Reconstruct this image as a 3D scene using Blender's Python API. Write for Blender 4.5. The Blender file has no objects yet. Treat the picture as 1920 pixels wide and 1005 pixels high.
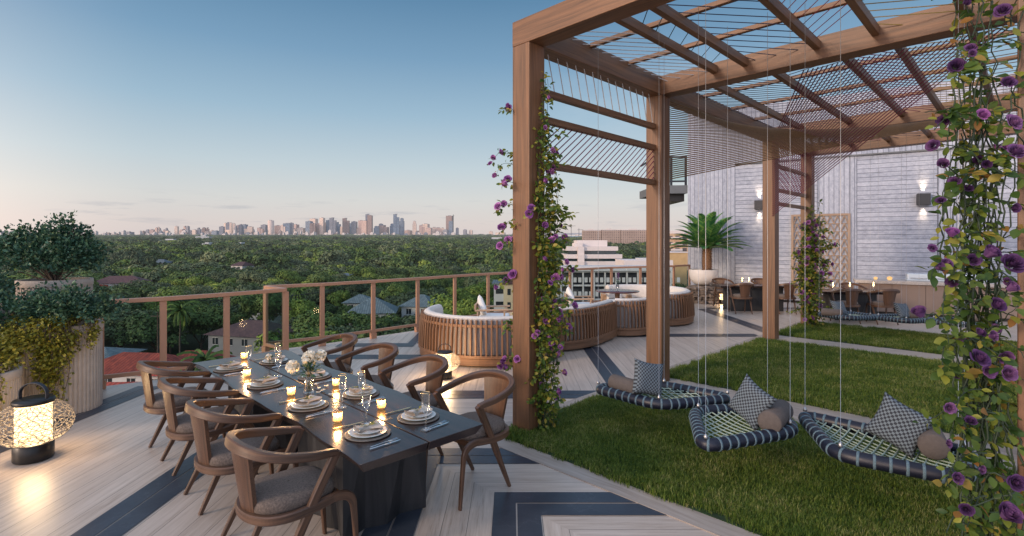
import bpy, math, random
import numpy as np
from mathutils import Vector, Matrix
random.seed(7); RS = np.random.RandomState(7)
sc = bpy.context.scene; COL = sc.collection
H, F, H0, CX = 2.0, 970.0, 455.0, 960.0
S2 = math.sqrt(.5)
def gp(px, py, z=0.0):
    Y = F*(H-z)/(py-H0); return Vector(((px-CX)/F*Y, Y, z))
def us(u, s, z=0.0):                       # pergola frame: u recedes right, s comes right-near
    return Vector((.178+S2*(u+s), 5.386+S2*(u-s), z))
def ab(a, b, z=0.0):                       # dining frame
    return Vector((S2*(a+b), S2*(a-b), z))
def terr(Y): return -22.0 if Y < 150 else -22.0+(Y-150)*.0147

# ------------------------------------------------------------------ materials
class NT:
    def __init__(s, m): s.nt = m.node_tree; s.nt.nodes.clear()
    def n(s, t, ins=None, **at):
        nd = s.nt.nodes.new(t)
        for k, v in at.items(): setattr(nd, k, v)
        for k, v in (ins or {}).items():
            if isinstance(v, bpy.types.NodeSocket): s.nt.links.new(v, nd.inputs[k])
            else: nd.inputs[k].default_value = v
        return nd
    def math(s, op, a, b=0.0, c=None):
        d = {0: a, 1: b}
        if c is not None: d[2] = c
        return s.n('ShaderNodeMath', d, operation=op).outputs[0]
    def ramp(s, fac, stops, interp='LINEAR'):
        r = s.n('ShaderNodeValToRGB', {0: fac}); cr = r.color_ramp; cr.interpolation = interp
        while len(cr.elements) < len(stops): cr.elements.new(.5)
        for e, (p, c) in zip(cr.elements, stops):
            e.position = p; e.color = tuple(c)+(1,) if len(c) == 3 else c
        return r.outputs[0]
    def mix(s, f, a, b):
        m = s.n('ShaderNodeMix', data_type='RGBA')
        for i, v in ((0, f), (6, a), (7, b)):
            if isinstance(v, bpy.types.NodeSocket): s.nt.links.new(v, m.inputs[i])
            else: m.inputs[i].default_value = v if i == 0 else (tuple(v)+(1,) if len(v) == 3 else v)
        return m.outputs[2]
    def noise(s, vec, scale, detail=4, rough=.55):
        return s.n('ShaderNodeTexNoise', {'Vector': vec, 'Scale': scale, 'Detail': detail, 'Roughness': rough}).outputs[0]
    def mapv(s, vec, scale=(1, 1, 1), rot=(0, 0, 0), loc=(0, 0, 0)):
        return s.n('ShaderNodeMapping', {'Vector': vec, 'Scale': scale, 'Rotation': rot, 'Location': loc}).outputs[0]
    def out(s, sh): s.n('ShaderNodeOutputMaterial', {'Surface': sh})
    def bsdf(s, col, rough=.6, metal=0., normal=None, **kw):
        d = {'Base Color': col if isinstance(col, bpy.types.NodeSocket) else tuple(col)+(1,), 'Roughness': rough, 'Metallic': metal}
        if normal is not None: d['Normal'] = normal
        for k, v in kw.items(): d[k.replace('_', ' ')] = v
        b = s.n('ShaderNodeBsdfPrincipled', d); return b.outputs[0]
    def bump(s, h, strength=.3, dist=.01):
        return s.n('ShaderNodeBump', {'Height': h, 'Strength': strength, 'Distance': dist}).outputs[0]
def hazed(t, sh, k=1.0):  # aerial haze put into the material as grey glow growing with distance
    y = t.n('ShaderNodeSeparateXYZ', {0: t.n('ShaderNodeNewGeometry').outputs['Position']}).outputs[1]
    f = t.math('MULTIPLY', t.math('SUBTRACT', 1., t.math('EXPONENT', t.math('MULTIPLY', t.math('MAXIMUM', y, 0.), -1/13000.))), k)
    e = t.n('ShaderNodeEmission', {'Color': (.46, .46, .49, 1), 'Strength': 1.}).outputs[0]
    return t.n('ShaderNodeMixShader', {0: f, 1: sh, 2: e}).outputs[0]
def newmat(name):
    m = bpy.data.materials.new(name); m.use_nodes = True; return m, NT(m)
def plain(name, col, rough=.6, metal=0., var=.15, scale=6., bump=.1, coord='Object', **kw):
    m, t = newmat(name)
    v = t.n('ShaderNodeTexCoord').outputs[coord]
    f = t.noise(v, scale, 6)
    lo = tuple(c*(1-var) for c in col); hi = tuple(min(1, c*(1+var)) for c in col)
    c = t.ramp(f, [(.3, lo), (.7, hi)])
    r = t.math('MULTIPLY_ADD', t.noise(v, scale*2.3, 3), .25, rough-.12)
    t.out(t.bsdf(c, r, metal, t.bump(t.noise(v, scale*8, 4), bump, .004), **kw)); return m
def wood(name, dark, light, rough=.5, sx=1.2, sy=30., bump=.25, gloss=None):
    m, t = newmat(name)
    uv = t.n('ShaderNodeTexCoord').outputs['UV']
    wob = t.noise(t.mapv(uv, (sx*.8, sy*.12, 1)), 1.0, 2)
    v2 = t.n('ShaderNodeVectorMath', {0: t.mapv(uv, (sx, sy, 1)), 1: t.n('ShaderNodeCombineXYZ', {'Y': t.math('MULTIPLY', wob, 3.5)}).outputs[0]}, operation='ADD').outputs[0]
    f = t.noise(v2, 1.0, 5, .6)
    fine = t.noise(t.mapv(uv, (sx*4, sy*7, 1)), 1.0, 3, .7)
    big = t.noise(t.mapv(uv, (sx*.4, sy*.06, 1)), 1.0, 2)
    fac = t.math('ADD', t.math('MULTIPLY', f, .6), t.math('ADD', t.math('MULTIPLY', fine, .22), t.math('MULTIPLY', big, .25)))
    c = t.ramp(fac, [(.36, dark), (.52, tuple((a+b)/2 for a, b in zip(dark, light))), (.68, light)])
    t.out(t.bsdf(c, t.math('MULTIPLY_ADD', fine, .2, rough-.1), 0, t.bump(t.math('ADD', f, fine), bump, .0025))); return m
def leafmat(name, stops, rough=.5, trans=.25, vary=None, haze=False, patch=0, objr=False):
    m, t = newmat(name)
    g = t.n('ShaderNodeNewGeometry').outputs['Random Per Island']
    fac = g
    if vary:
        v = t.n('ShaderNodeTexCoord').outputs['Object']
        fac = t.math('MULTIPLY_ADD', t.noise(v, vary, 3), 1.1, t.math('MULTIPLY_ADD', g, .55, -.33))
    if objr: fac = t.math('ADD', t.math('MULTIPLY', g, .35), t.math('MULTIPLY', t.n('ShaderNodeObjectInfo').outputs['Random'], .65))
    if patch:
        wp = t.n('ShaderNodeNewGeometry').outputs['Position']; fac = t.math('ADD', fac, t.math('MULTIPLY', t.math('SUBTRACT', t.noise(wp, patch, 5, .65), .52), 1.1))
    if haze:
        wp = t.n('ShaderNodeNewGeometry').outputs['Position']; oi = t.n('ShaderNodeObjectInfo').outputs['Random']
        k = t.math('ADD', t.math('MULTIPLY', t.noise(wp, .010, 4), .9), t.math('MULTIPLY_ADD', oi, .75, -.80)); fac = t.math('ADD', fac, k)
    c = t.ramp(fac, stops)
    b = t.bsdf(c, rough, **{'Specular_IOR_Level': .3})
    if trans:
        tr = t.n('ShaderNodeBsdfTranslucent', {'Color': c}).outputs[0]
        b = t.n('ShaderNodeMixShader', {0: trans, 1: b, 2: tr}).outputs[0]
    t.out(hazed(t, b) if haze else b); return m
def emis(name, col, strength):
    m, t = newmat(name); t.out(t.n('ShaderNodeEmission', {'Color': tuple(col)+(1,), 'Strength': strength}).outputs[0]); return m
def glassy(name, tint=(.8, .88, .88), refl=.12, alpha_col=(.85, .92, .92), k=.55):
    m, t = newmat(name)
    fr = t.n('ShaderNodeFresnel', {'IOR': 1.45}).outputs[0]
    tr = t.n('ShaderNodeBsdfTransparent', {'Color': tuple(alpha_col)+(1,)}).outputs[0]
    gl = t.n('ShaderNodeBsdfGlossy', {'Color': (1, 1, 1, 1), 'Roughness': .03}).outputs[0]
    t.out(t.n('ShaderNodeMixShader', {0: t.math('MULTIPLY_ADD', fr, k, refl), 1: tr, 2: gl}).outputs[0]); return m

M = {}
M['beam'] = wood('cedar_beam', (.052, .026, .013), (.205, .098, .046), .5, 1.0, 30, .4)
M['chair'] = wood('walnut_chair', (.020, .011, .008), (.135, .068, .038), .40, 2.5, 55, .35)
M['rail'] = plain('copper_paint', (.42, .215, .13), .45, .0, .05, 3, .03)
M['table'] = wood('dark_table_wood', (.009, .007, .008), (.046, .030, .027), .19, 1.0, 16, .12)
M['char'] = wood('charred_wood', (.006, .007, .009), (.030, .030, .033), .5, 1.2, 20, .4)
M['sofaw'] = wood('teak_slats', (.085, .042, .022), (.26, .13, .066), .5, 2, 30)
M['lightwood'] = wood('pale_oak', (.36, .22, .13), (.55, .36, .23), .5, 2, 30)
M['fabric'] = plain('taupe_seat_fabric', (.125, .095, .078), .9, 0, .4, 90, .6)
M['cream'] = plain('cream_upholstery', (.62, .57, .52), .85, 0, .06, 12, .25)
M['grey'] = plain('grey_upholstery', (.34, .31, .30), .9, 0, .1, 20, .3)
M['white'] = plain('white_cotton', (.75, .73, .70), .85, 0, .05, 14, .3)
M['navy'] = plain('navy_sleeve', (.007, .009, .022), .45, 0, .1, 8, .05)
M['band'] = plain('slate_blue_lashing', (.10, .16, .20), .75, 0, .2, 60, .5)
M['net'] = plain('sage_net_rope', (.32, .40, .34), .8, 0, .15, 60, .4)
M['steel'] = plain('steel_cable', (.42, .42, .43), .4, .9, .05, 30, 0)
M['black'] = plain('black_metal', (.018, .017, .017), .35, .3, .2, 20, .05)
M['bolster'] = plain('taupe_bolster', (.10, .085, .08), .92, 0, .1, 40, .5)
M['bulb'] = emis('lantern_diffuser_glow', (1, .72, .36), 7.0)
M['flame'] = emis('candle_flame', (1, .66, .26), 22.0)
M['wax'] = emis('lit_wax', (1, .60, .25), 1.1)
M['wire'] = plain('lantern_wicker_wire', (.20, .18, .16), .5, 0, .1, 20, .1)
M['glass'] = glassy('rail_glass', refl=.0, alpha_col=(.66, .76, .75), k=.07)
M['clear'] = glassy('clear_glass', refl=.07, alpha_col=(.93, .94, .93))
m_, t_ = newmat('frosted_votive_glass'); t_.out(t_.n('ShaderNodeMixShader', {0: .42, 1: t_.n('ShaderNodeBsdfTransparent', {'Color': (1, .95, .86, 1)}).outputs[0], 2: t_.n('ShaderNodeBsdfTranslucent', {'Color': (.85, .62, .38, 1)}).outputs[0]}).outputs[0]); M['frost'] = m_
M['china'] = plain('white_china', (.55, .54, .52), .2, 0, .02, 5, 0)
M['jade'] = plain('jade_rim_china', (.05, .10, .09), .22, 0, .2, 5, 0)
M['slatep'] = plain('woven_charger', (.13, .115, .10), .6, 0, .3, 70, .5)
M['linen'] = plain('linen_napkin', (.42, .37, .32), .9, 0, .12, 40, .5)
M['gold'] = plain('brushed_gold', (.80, .60, .32), .28, 1, .05, 20, .02)
M['silver'] = plain('silver_cutlery', (.72, .72, .74), .22, 1, .05, 20, .02)
M['gold_rim'] = M['gold']
M['petal_w'] = leafmat('white_petals', [(0, (.62, .58, .46)), (1, (.80, .78, .70))], .6, .2)
M['rose'] = leafmat('purple_petals', [(0, (.20, .07, .25)), (.5, (.38, .14, .40)), (1, (.58, .28, .54))], .75, .3, objr=True)
M['rose_b'] = leafmat('deep_purple_petals', [(0, (.06, .025, .09)), (.5, (.13, .055, .17)), (1, (.27, .13, .29))], .8, .25, objr=True)
M['stem'] = plain('rose_stem', (.022, .040, .020), .6, 0, .3, 30, .2)
M['vleaf'] = leafmat('rose_leaves', [(0, (.025, .06, .014)), (.4, (.06, .11, .02)), (.68, (.13, .18, .028)), (.9, (.25, .25, .035)), (.97, (.24, .12, .03))], .45, .3)
M['vleaf_b'] = leafmat('brightened_rose_leaves', [(0, (.035, .08, .016)), (.4, (.10, .16, .026)), (.75, (.22, .25, .038)), (1, (.38, .28, .05))], .45, .4)  # yellower rose leaves, with extra light put into the colour for shaded vines
M['shrub'] = leafmat('shrub_leaves', [(0, (.014, .042, .026)), (.5, (.035, .09, .052)), (.85, (.07, .15, .085)), (1, (.16, .22, .10))], .45, .15)
M['trail'] = leafmat('trailing_leaves', [(0, (.08, .09, .012)), (.5, (.22, .21, .028)), (1, (.46, .38, .06))], .5, .2)
M['palm'] = leafmat('cycad_leaf', [(0, (.03, .12, .045)), (.6, (.08, .24, .07)), (1, (.22, .34, .08))], .4, .15)
M['soil'] = plain('soil', (.03, .022, .016), .95, 0, .4, 30, 1)
M['blade'] = leafmat('grass_blade', [(0, (.020, .055, .008)), (.45, (.082, .148, .018)), (.85, (.175, .225, .034)), (1, (.36, .34, .13))], .55, .25, patch=1.6)
M['turf'] = plain('turf_soil', (.012, .032, .008), .95, 0, .4, 30, .5)
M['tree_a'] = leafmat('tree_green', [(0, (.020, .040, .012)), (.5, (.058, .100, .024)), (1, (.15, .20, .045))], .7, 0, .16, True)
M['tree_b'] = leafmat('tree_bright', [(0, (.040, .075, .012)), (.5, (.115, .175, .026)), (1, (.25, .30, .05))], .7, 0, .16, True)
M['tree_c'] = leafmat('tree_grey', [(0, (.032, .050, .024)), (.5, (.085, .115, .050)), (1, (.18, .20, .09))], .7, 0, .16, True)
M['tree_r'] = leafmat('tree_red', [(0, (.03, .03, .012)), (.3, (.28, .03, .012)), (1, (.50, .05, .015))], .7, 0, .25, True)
M['bark'] = plain('bark', (.09, .065, .05), .9, 0, .4, 5, 1)
M['concrete'] = plain('fluted_concrete', (.43, .365, .31), .8, 0, .1, 7, .25)
M['bowl'] = plain('white_stone_bowl', (.60, .56, .53), .6, 0, .06, 5, .1)
M['rock'] = plain('stacked_rock', (.15, .12, .10), .9, 0, .6, 6, 1.0)
M['counter'] = plain('granite_counter', (.42, .38, .35), .35, 0, .35, 60, .1)
M['cabinet'] = plain('taupe_cabinet', (.24, .175, .14), .6, 0, .05, 3, .05)
M['applw'] = plain('white_enamel', (.62, .68, .72), .3, 0, .03, 3, 0)
M['sconce'] = plain('graphite_metal', (.016, .019, .026), .5, .1, .08, 8, .05)
M['trellis'] = wood('trellis_wood', (.19, .13, .09), (.32, .23, .165), .6, 2, 20)
M['balc'] = plain('balcony_concrete', (.12, .13, .14), .8, 0, .1, 3, .2)
M['redtable'] = plain('mahogany_lacquer', (.09, .025, .018), .18, 0, .2, 6, .02)

# boards wall shader on UV metres (v across the boards)
def boards(name, c1, c2):
    m, t = newmat(name)
    uv = t.n('ShaderNodeTexCoord').outputs['UV']; x = t.n('ShaderNodeSeparateXYZ', {0: uv})
    row = t.math('FLOOR', t.math('DIVIDE', x.outputs[1], .138)); fr = t.math('FRACT', t.math('DIVIDE', x.outputs[1], .138))
    wn = t.n('ShaderNodeTexWhiteNoise', {'W': row}, noise_dimensions='1D').outputs['Value']
    groove = t.math('LESS_THAN', fr, .085)
    pit = t.noise(t.mapv(uv, (6, 9, 1)), 1.0, 9, .8)
    st = t.noise(t.mapv(uv, (1.2, 14, 1)), 1.0, 3)
    fac = t.math('ADD', t.math('MULTIPLY', pit, .75), t.math('ADD', t.math('MULTIPLY', wn, .13), t.math('MULTIPLY', st, .12)))
    c = t.ramp(fac, [(.30, tuple(v*.6 for v in c1)), (.42, c1), (.66, c2)])
    c = t.mix(groove, c, tuple(v*.42 for v in c1))
    h = t.math('SUBTRACT', t.math('ADD', pit, t.math('MULTIPLY', wn, .5)), t.math('MULTIPLY', groove, 1.5))
    t.out(t.bsdf(c, .85, 0, t.bump(h, .7, .02))); return m
M['boards'] = boards('board_marked_wall', (.27, .30, .37), (.44, .47, .55))

# deck: stone planks, direction chosen by world position (mitre line X+Y=4)
def deckmat():
    m, t = newmat('travertine_plank_deck')
    P = t.n('ShaderNodeTexCoord').outputs['Object']; x = t.n('ShaderNodeSeparateXYZ', {0: P})
    X, Y = x.outputs[0], x.outputs[1]
    near = t.math('MULTIPLY', t.math('GREATER_THAN', t.math('ADD', X, Y), 4.0), t.math('LESS_THAN', Y, 6.64))
    near = t.math('MULTIPLY', near, t.math('GREATER_THAN', X, -.9))
    def lerp(a, b): return t.math('ADD', t.math('MULTIPLY', near, b), t.math('MULTIPLY', t.math('SUBTRACT', 1., near), a))
    across = lerp(t.math('ADD', X, .14-.001), t.math('SUBTRACT', Y, 4.139)); along = lerp(Y, X)
    row = t.math('FLOOR', t.math('DIVIDE', across, .1785)); fr = t.math('FRACT', t.math('DIVIDE', across, .1785))
    wn = t.n('ShaderNodeTexWhiteNoise', {'W': row}, noise_dimensions='1D').outputs['Value']
    groove = t.math('LESS_THAN', fr, .022)
    al = t.math('ADD', along, t.math('MULTIPLY', wn, 37.))
    cv = t.n('ShaderNodeCombineXYZ', {'X': t.math('MULTIPLY', al, 1.6), 'Y': t.math('MULTIPLY', across, 34.), 'Z': t.math('MULTIPLY', wn, 9.)}).outputs[0]
    f = t.noise(cv, 1.0, 6, .6)
    cv2 = t.n('ShaderNodeCombineXYZ', {'X': t.math('MULTIPLY', al, 9.), 'Y': t.math('MULTIPLY', across, 150.), 'Z': wn}).outputs[0]
    f2 = t.noise(cv2, 1.0, 3, .7)
    fac = t.math('ADD', t.math('MULTIPLY', f, .62), t.math('ADD', t.math('MULTIPLY', f2, .30), t.math('MULTIPLY', wn, .07)))
    c = t.ramp(fac, [(.30, (.27, .205, .16)), (.43, (.43, .355, .295)), (.6, (.53, .45, .385)), (.78, (.59, .52, .455))])
    c = t.mix(groove, c, (.10, .085, .075))
    r = t.math('MULTIPLY_ADD', f2, .22, .27)
    h = t.math('SUBTRACT', t.math('MULTIPLY', f2, .4), groove)
    t.out(t.bsdf(c, r, 0, t.bump(h, .25, .004))); return m
M['deck'] = deckmat()
def bandmat():
    m, t = newmat('slate_band')
    P = t.n('ShaderNodeTexCoord').outputs['Object']
    f = t.noise(P, 2.2, 8, .65); f2 = t.noise(t.mapv(P, (30, 30, 1)), 1., 4)
    vein = t.math('LESS_THAN', t.math('ABSOLUTE', t.math('SUBTRACT', t.noise(P, 1.1, 6, .6), .5)), .0035)
    c = t.ramp(f, [(.3, (.022, .029, .043)), (.7, (.040, .051, .070))]); c = t.mix(t.math('MULTIPLY', vein, .10), c, (.2, .22, .25))
    t.out(t.bsdf(c, t.math('MULTIPLY_ADD', f2, .2, .28), 0, t.bump(f2, .08, .003))); return m
M['slate'] = bandmat()
M['curb'] = wood('curb_stone', (.25, .20, .165), (.42, .36, .31), .5, 1.5, 22, .1)
def checker():
    m, t = newmat('checked_cushion')
    uv = t.n('ShaderNodeTexCoord').outputs['UV']
    ck = t.n('ShaderNodeTexChecker', {'Vector': uv, 'Scale': 19., 'Color1': (.008, .010, .018, 1), 'Color2': (.15, .19, .225, 1)}).outputs[0]
    n = t.noise(t.mapv(uv, (300, 300, 1)), 1., 2)
    c = t.mix(t.math('MULTIPLY', n, .35), ck, (.1, .12, .14))
    t.out(t.bsdf(c, .9, 0, t.bump(n, .4, .002))); return m
M['check'] = checker()
def lanternglow():
    m, t = newmat('woven_lantern_light')
    uv = t.n('ShaderNodeTexCoord').outputs['UV']
    r = t.mapv(uv, (11, 11, 1), (0, 0, .785)); x = t.n('ShaderNodeSeparateXYZ', {0: r})
    def ln(s): return t.math('LESS_THAN', t.math('ABSOLUTE', t.math('SUBTRACT', t.math('FRACT', s), .5)), .09)
    l = t.math('MAXIMUM', ln(x.outputs[0]), ln(x.outputs[1]))
    n = t.noise(t.mapv(uv, (60, 8, 1)), 1., 3)
    st = t.math('MULTIPLY', t.math('MULTIPLY_ADD', l, -.55, 1.), t.math('MULTIPLY_ADD', n, 1.8, 1.3))
    e = t.n('ShaderNodeEmission', {'Color': (1, .66, .32, 1), 'Strength': t.math('MULTIPLY', st, 2.0)}).outputs[0]; tr = t.n('ShaderNodeBsdfTransparent').outputs[0]
    t.out(t.n('ShaderNodeMixShader', {0: .6, 1: tr, 2: e}).outputs[0]); return m
M['drum'] = lanternglow()
def cord(name, c): return plain(name, c, .7, 0, .2, 40, .2)
CORD = {'silver': cord('silver_cord', (.30, .30, .31)), 'teal': cord('teal_cord', (.02, .05, .065)), 'navy': cord('navy_cord', (.018, .015, .035)),
        'red': cord('crimson_cord', (.22, .025, .035)), 'gold': cord('gold_cord', (.22, .15, .04)), 'olive': cord('olive_cord', (.13, .07, .025)), 'plum': cord('plum_cord', (.13, .015, .05))}

def facade(name, wallc, winc, sx, sz, wx=.55, wz=.5, rough=.6):
    m, t = newmat(name)
    P = t.n('ShaderNodeTexCoord').outputs['UV']; x = t.n('ShaderNodeSeparateXYZ', {0: P})
    fx = t.math('FRACT', t.math('DIVIDE', x.outputs[0], sx)); fz = t.math('FRACT', t.math('DIVIDE', x.outputs[1], sz))
    w = t.math('MULTIPLY', t.math('LESS_THAN', fx, wx), t.math('LESS_THAN', fz, wz))
    cell = t.n('ShaderNodeCombineXYZ', {'X': t.math('FLOOR', t.math('DIVIDE', x.outputs[0], sx)), 'Y': t.math('FLOOR', t.math('DIVIDE', x.outputs[1], sz))}).outputs[0]
    wn = t.n('ShaderNodeTexWhiteNoise', {'Vector': cell}, noise_dimensions='3D').outputs['Value']
    wc = t.mix(wn, winc, tuple(min(1, v*2.2+.02) for v in winc))
    c = t.mix(w, t.ramp(t.noise(P, .05, 3), [(.3, tuple(v*.85 for v in wallc)), (.7, wallc)]), wc)
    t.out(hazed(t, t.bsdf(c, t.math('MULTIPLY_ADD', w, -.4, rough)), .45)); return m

# ------------------------------------------------------------------ mesh builder
class MB:
    def __init__(s): s.v = []; s.f = []; s.uv = []; s.sm = []
    def add(s, vs, fs, uvs=None, smooth=False):
        o = len(s.v); s.v += [tuple(p) for p in vs]
        for i, f in enumerate(fs):
            s.f.append([o+k for k in f]); s.sm.append(smooth)
            s.uv.append(uvs[i] if uvs else [(0, 0)]*len(f))
    def beam(s, a, b, w, h, up=(0, 0, 1), ch=0.0, uo=None):
        s.sweep([a, b], w, h, up, ch=ch, uo=uo)
    def box(s, x0, x1, y0, y1, z0, z1, R=None, o=(0, 0, 0)):
        c = [Vector((x, y, z)) for z in (z0, z1) for y in (y0, y1) for x in (x0, x1)]
        if R is not None: c = [R @ p for p in c]
        c = [p+Vector(o) for p in c]
        fs = [(0, 2, 3, 1), (4, 5, 7, 6), (0, 1, 5, 4), (1, 3, 7, 5), (3, 2, 6, 7), (2, 0, 4, 6)]
        dx, dy, dz = x1-x0, y1-y0, z1-z0; r = random.random()*9
        uv = [[(r, 0), (r, dy), (r+dx, dy), (r+dx, 0)], [(r, 0), (r+dx, 0), (r+dx, dy), (r, dy)], [(r, 0), (r+dx, 0), (r+dx, dz), (r, dz)],
              [(r, 0), (r+dy, 0), (r+dy, dz), (r, dz)], [(r, 0), (r+dx, 0), (r+dx, dz), (r, dz)], [(r, 0), (r+dy, 0), (r+dy, dz), (r, dz)]]
        s.add(c, fs, uv)
    def sweep(s, pts, w, h, up=(0, 0, 1), closed=False, ch=0.0, caps=True, smooth=False, uo=None):
        pts = [Vector(p) for p in pts]; n = len(pts); up = up if isinstance(up, list) else Vector(up)
        rings = []; L = 0; Ls = []
        for i, p in enumerate(pts):
            if closed: d = pts[(i+1) % n]-pts[i-1]
            else: d = pts[min(i+1, n-1)]-pts[max(i-1, 0)]
            d.normalize(); uu = up[i] if isinstance(up, list) else up
            sd = d.cross(uu)
            if sd.length < 1e-6: sd = d.cross(Vector((1, 0, 0)))
            sd.normalize(); u2 = sd.cross(d).normalized()
            ww = (w[i] if isinstance(w, (list, tuple)) else w)/2; hh = (h[i] if isinstance(h, (list, tuple)) else h)/2
            if ch > 0:
                c = min(ch, ww*.9, hh*.9)
                cs = [(ww-c, -hh), (ww, -hh+c), (ww, hh-c), (ww-c, hh), (-ww+c, hh), (-ww, hh-c), (-ww, -hh+c), (-ww+c, -hh)]
            else: cs = [(ww, -hh), (ww, hh), (-ww, hh), (-ww, -hh)]
            rings.append([p+sd*x+u2*y for x, y in cs])
            if i: L += (pts[i]-pts[i-1]).length
            Ls.append(L)
        k = len(rings[0]); o = len(s.v); s.v += [tuple(q) for r in rings for q in r]
        r0 = random.random()*20 if uo is None else uo
        W = w[0] if isinstance(w, (list, tuple)) else w; Hh = h[0] if isinstance(h, (list, tuple)) else h
        if k == 4: vv = [0, Hh, Hh+W, 2*Hh+W, 2*Hh+2*W]
        else: vv = [0, .002, Hh, Hh+.002, Hh+W, Hh+W+.002, 2*Hh+W, 2*Hh+W+.002, 2*Hh+2*W]
        m = n if closed else n-1
        for i in range(m):
            a = i*k; b = ((i+1) % n)*k; l0 = Ls[i]; l1 = Ls[i+1] if i+1 < n else Ls[i]+.1
            for j in range(k):
                j2 = (j+1) % k
                s.f.append([o+a+j, o+a+j2, o+b+j2, o+b+j]); s.sm.append(smooth)
                s.uv.append([(r0+l0, r0+vv[j]), (r0+l0, r0+vv[j+1]), (r0+l1, r0+vv[j+1]), (r0+l1, r0+vv[j])])
        if caps and not closed:
            s.f.append([o+j for j in range(k)][::-1]); s.sm.append(False); s.uv.append([(r0+.1*j, r0) for j in range(k)])
            s.f.append([o+(n-1)*k+j for j in range(k)]); s.sm.append(False); s.uv.append([(r0+.1*j, r0) for j in range(k)])
    def tube(s, pts, r, n=6, closed=False, caps=True):
        pts = [Vector(p) for p in pts]; N = len(pts); o = len(s.v); L = 0; Ls = []
        prev = None
        for i, p in enumerate(pts):
            if closed: d = pts[(i+1) % N]-pts[i-1]
            else: d = pts[min(i+1, N-1)]-pts[max(i-1, 0)]
            if d.length < 1e-9: d = Vector((0, 0, 1))
            d.normalize()
            if prev is None:
                a = d.cross(Vector((0, 0, 1)))
                if a.length < .1: a = d.cross(Vector((1, 0, 0)))
            else: a = prev-d*prev.dot(d)
            a.normalize(); prev = a; b = d.cross(a)
            rr = r[i] if isinstance(r, (list, tuple)) else r
            for j in range(n):
                t = 2*math.pi*j/n; q = p+(a*math.cos(t)+b*math.sin(t))*rr; s.v.append(tuple(q))
            if i: L += (pts[i]-pts[i-1]).length
            Ls.append(L)
        m = N if closed else N-1
        for i in range(m):
            l0 = Ls[i]; l1 = Ls[i+1] if i+1 < N else l0
            for j in range(n):
                j2 = (j+1) % n; b_ = ((i+1) % N)*n
                s.f.append([o+i*n+j, o+b_+j, o+b_+j2, o+i*n+j2][::-1]); s.sm.append(n > 4)
                s.uv.append([(l0, j/n), (l1, j/n), (l1, (j+1)/n), (l0, (j+1)/n)][::-1])
        if caps and not closed:
            s.f.append([o+j for j in range(n)]); s.sm.append(False); s.uv.append([(0, 0)]*n)
            s.f.append([o+(N-1)*n+j for j in range(n)][::-1]); s.sm.append(False); s.uv.append([(0, 0)]*n)
    def lathe(s, prof, n=32, c=(0, 0, 0), smooth=True, sx=1., sy=1., capb=False, capt=False):
        o = len(s.v); k = len(prof)
        for (r, z) in prof:
            for j in range(n):
                t = 2*math.pi*j/n; s.v.append((c[0]+r*math.cos(t)*sx, c[1]+r*math.sin(t)*sy, c[2]+z))
        for i in range(k-1):
            for j in range(n):
                j2 = (j+1) % n
                s.f.append([o+i*n+j, o+i*n+j2, o+(i+1)*n+j2, o+(i+1)*n+j]); s.sm.append(smooth)
                R = prof[i][0]*2*math.pi
                s.uv.append([(R*j/n, prof[i][1]), (R*(j+1)/n, prof[i][1]), (R*(j+1)/n, prof[i+1][1]), (R*j/n, prof[i+1][1])])
        if capb: s.f.append([o+j for j in range(n)][::-1]); s.sm.append(False); s.uv.append([(0, 0)]*n)
        if capt: s.f.append([o+(k-1)*n+j for j in range(n)]); s.sm.append(False); s.uv.append([(0, 0)]*n)
    def prism(s, poly, z0, z1, uvs=1.0):
        n = len(poly); o = len(s.v)
        s.v += [(p[0], p[1], z0) for p in poly]+[(p[0], p[1], z1) for p in poly]
        s.f.append([o+i for i in range(n)][::-1]); s.f.append([o+n+i for i in range(n)]); s.sm += [False]*2
        s.uv.append([(p[0], p[1]) for p in poly][::-1]); s.uv.append([(p[0], p[1]) for p in poly])
        L = 0
        for i in range(n):
            j = (i+1) % n; d = math.dist(poly[i][:2], poly[j][:2])
            s.f.append([o+i, o+j, o+n+j, o+n+i]); s.sm.append(False)
            s.uv.append([(L, z0), (L+d, z0), (L+d, z1), (L, z1)]); L += d
    def grid(s, P, closed_u=False, smooth=True, uvf=None):
        nu, nv = len(P), len(P[0]); o = len(s.v)
        s.v += [tuple(q) for r in P for q in r]
        for i in range(nu if closed_u else nu-1):
            i2 = (i+1) % nu
            for j in range(nv-1):
                s.f.append([o+i*nv+j, o+i2*nv+j, o+i2*nv+j+1, o+i*nv+j+1]); s.sm.append(smooth)
                a, b, c, d = i/(nu-1), (i+1)/(nu-1), j/(nv-1), (j+1)/(nv-1)
                s.uv.append([(a, c), (b, c), (b, d), (a, d)])
OFF = {}
def mk(name, v, f, mat, uv=None, sm=None, parent=None, cen=None):
    me = bpy.data.meshes.new(name)
    off = OFF.get(parent.name, (0, 0, 0)) if parent is not None else (cen or (0, 0, 0))
    v = np.asarray(v, dtype=np.float64).reshape(-1, 3)-np.asarray(off, dtype=np.float64)
    me.from_pydata(v.tolist() if len(v) < 400000 else v, [], f)
    if uv is not None:
        l = me.uv_layers.new(name='UVMap'); flat = np.array([c for fc in uv for q in fc for c in q], dtype=np.float32)
        l.data.foreach_set('uv', flat)
    if sm is not None: me.polygons.foreach_set('use_smooth', sm)
    if mat is not None: me.materials.append(mat)
    me.update(); o = bpy.data.objects.new(name, me); COL.objects.link(o)
    if parent is not None: o.parent = parent; OFF[o.name] = off
    elif cen is not None: o.location = cen
    return o
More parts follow.
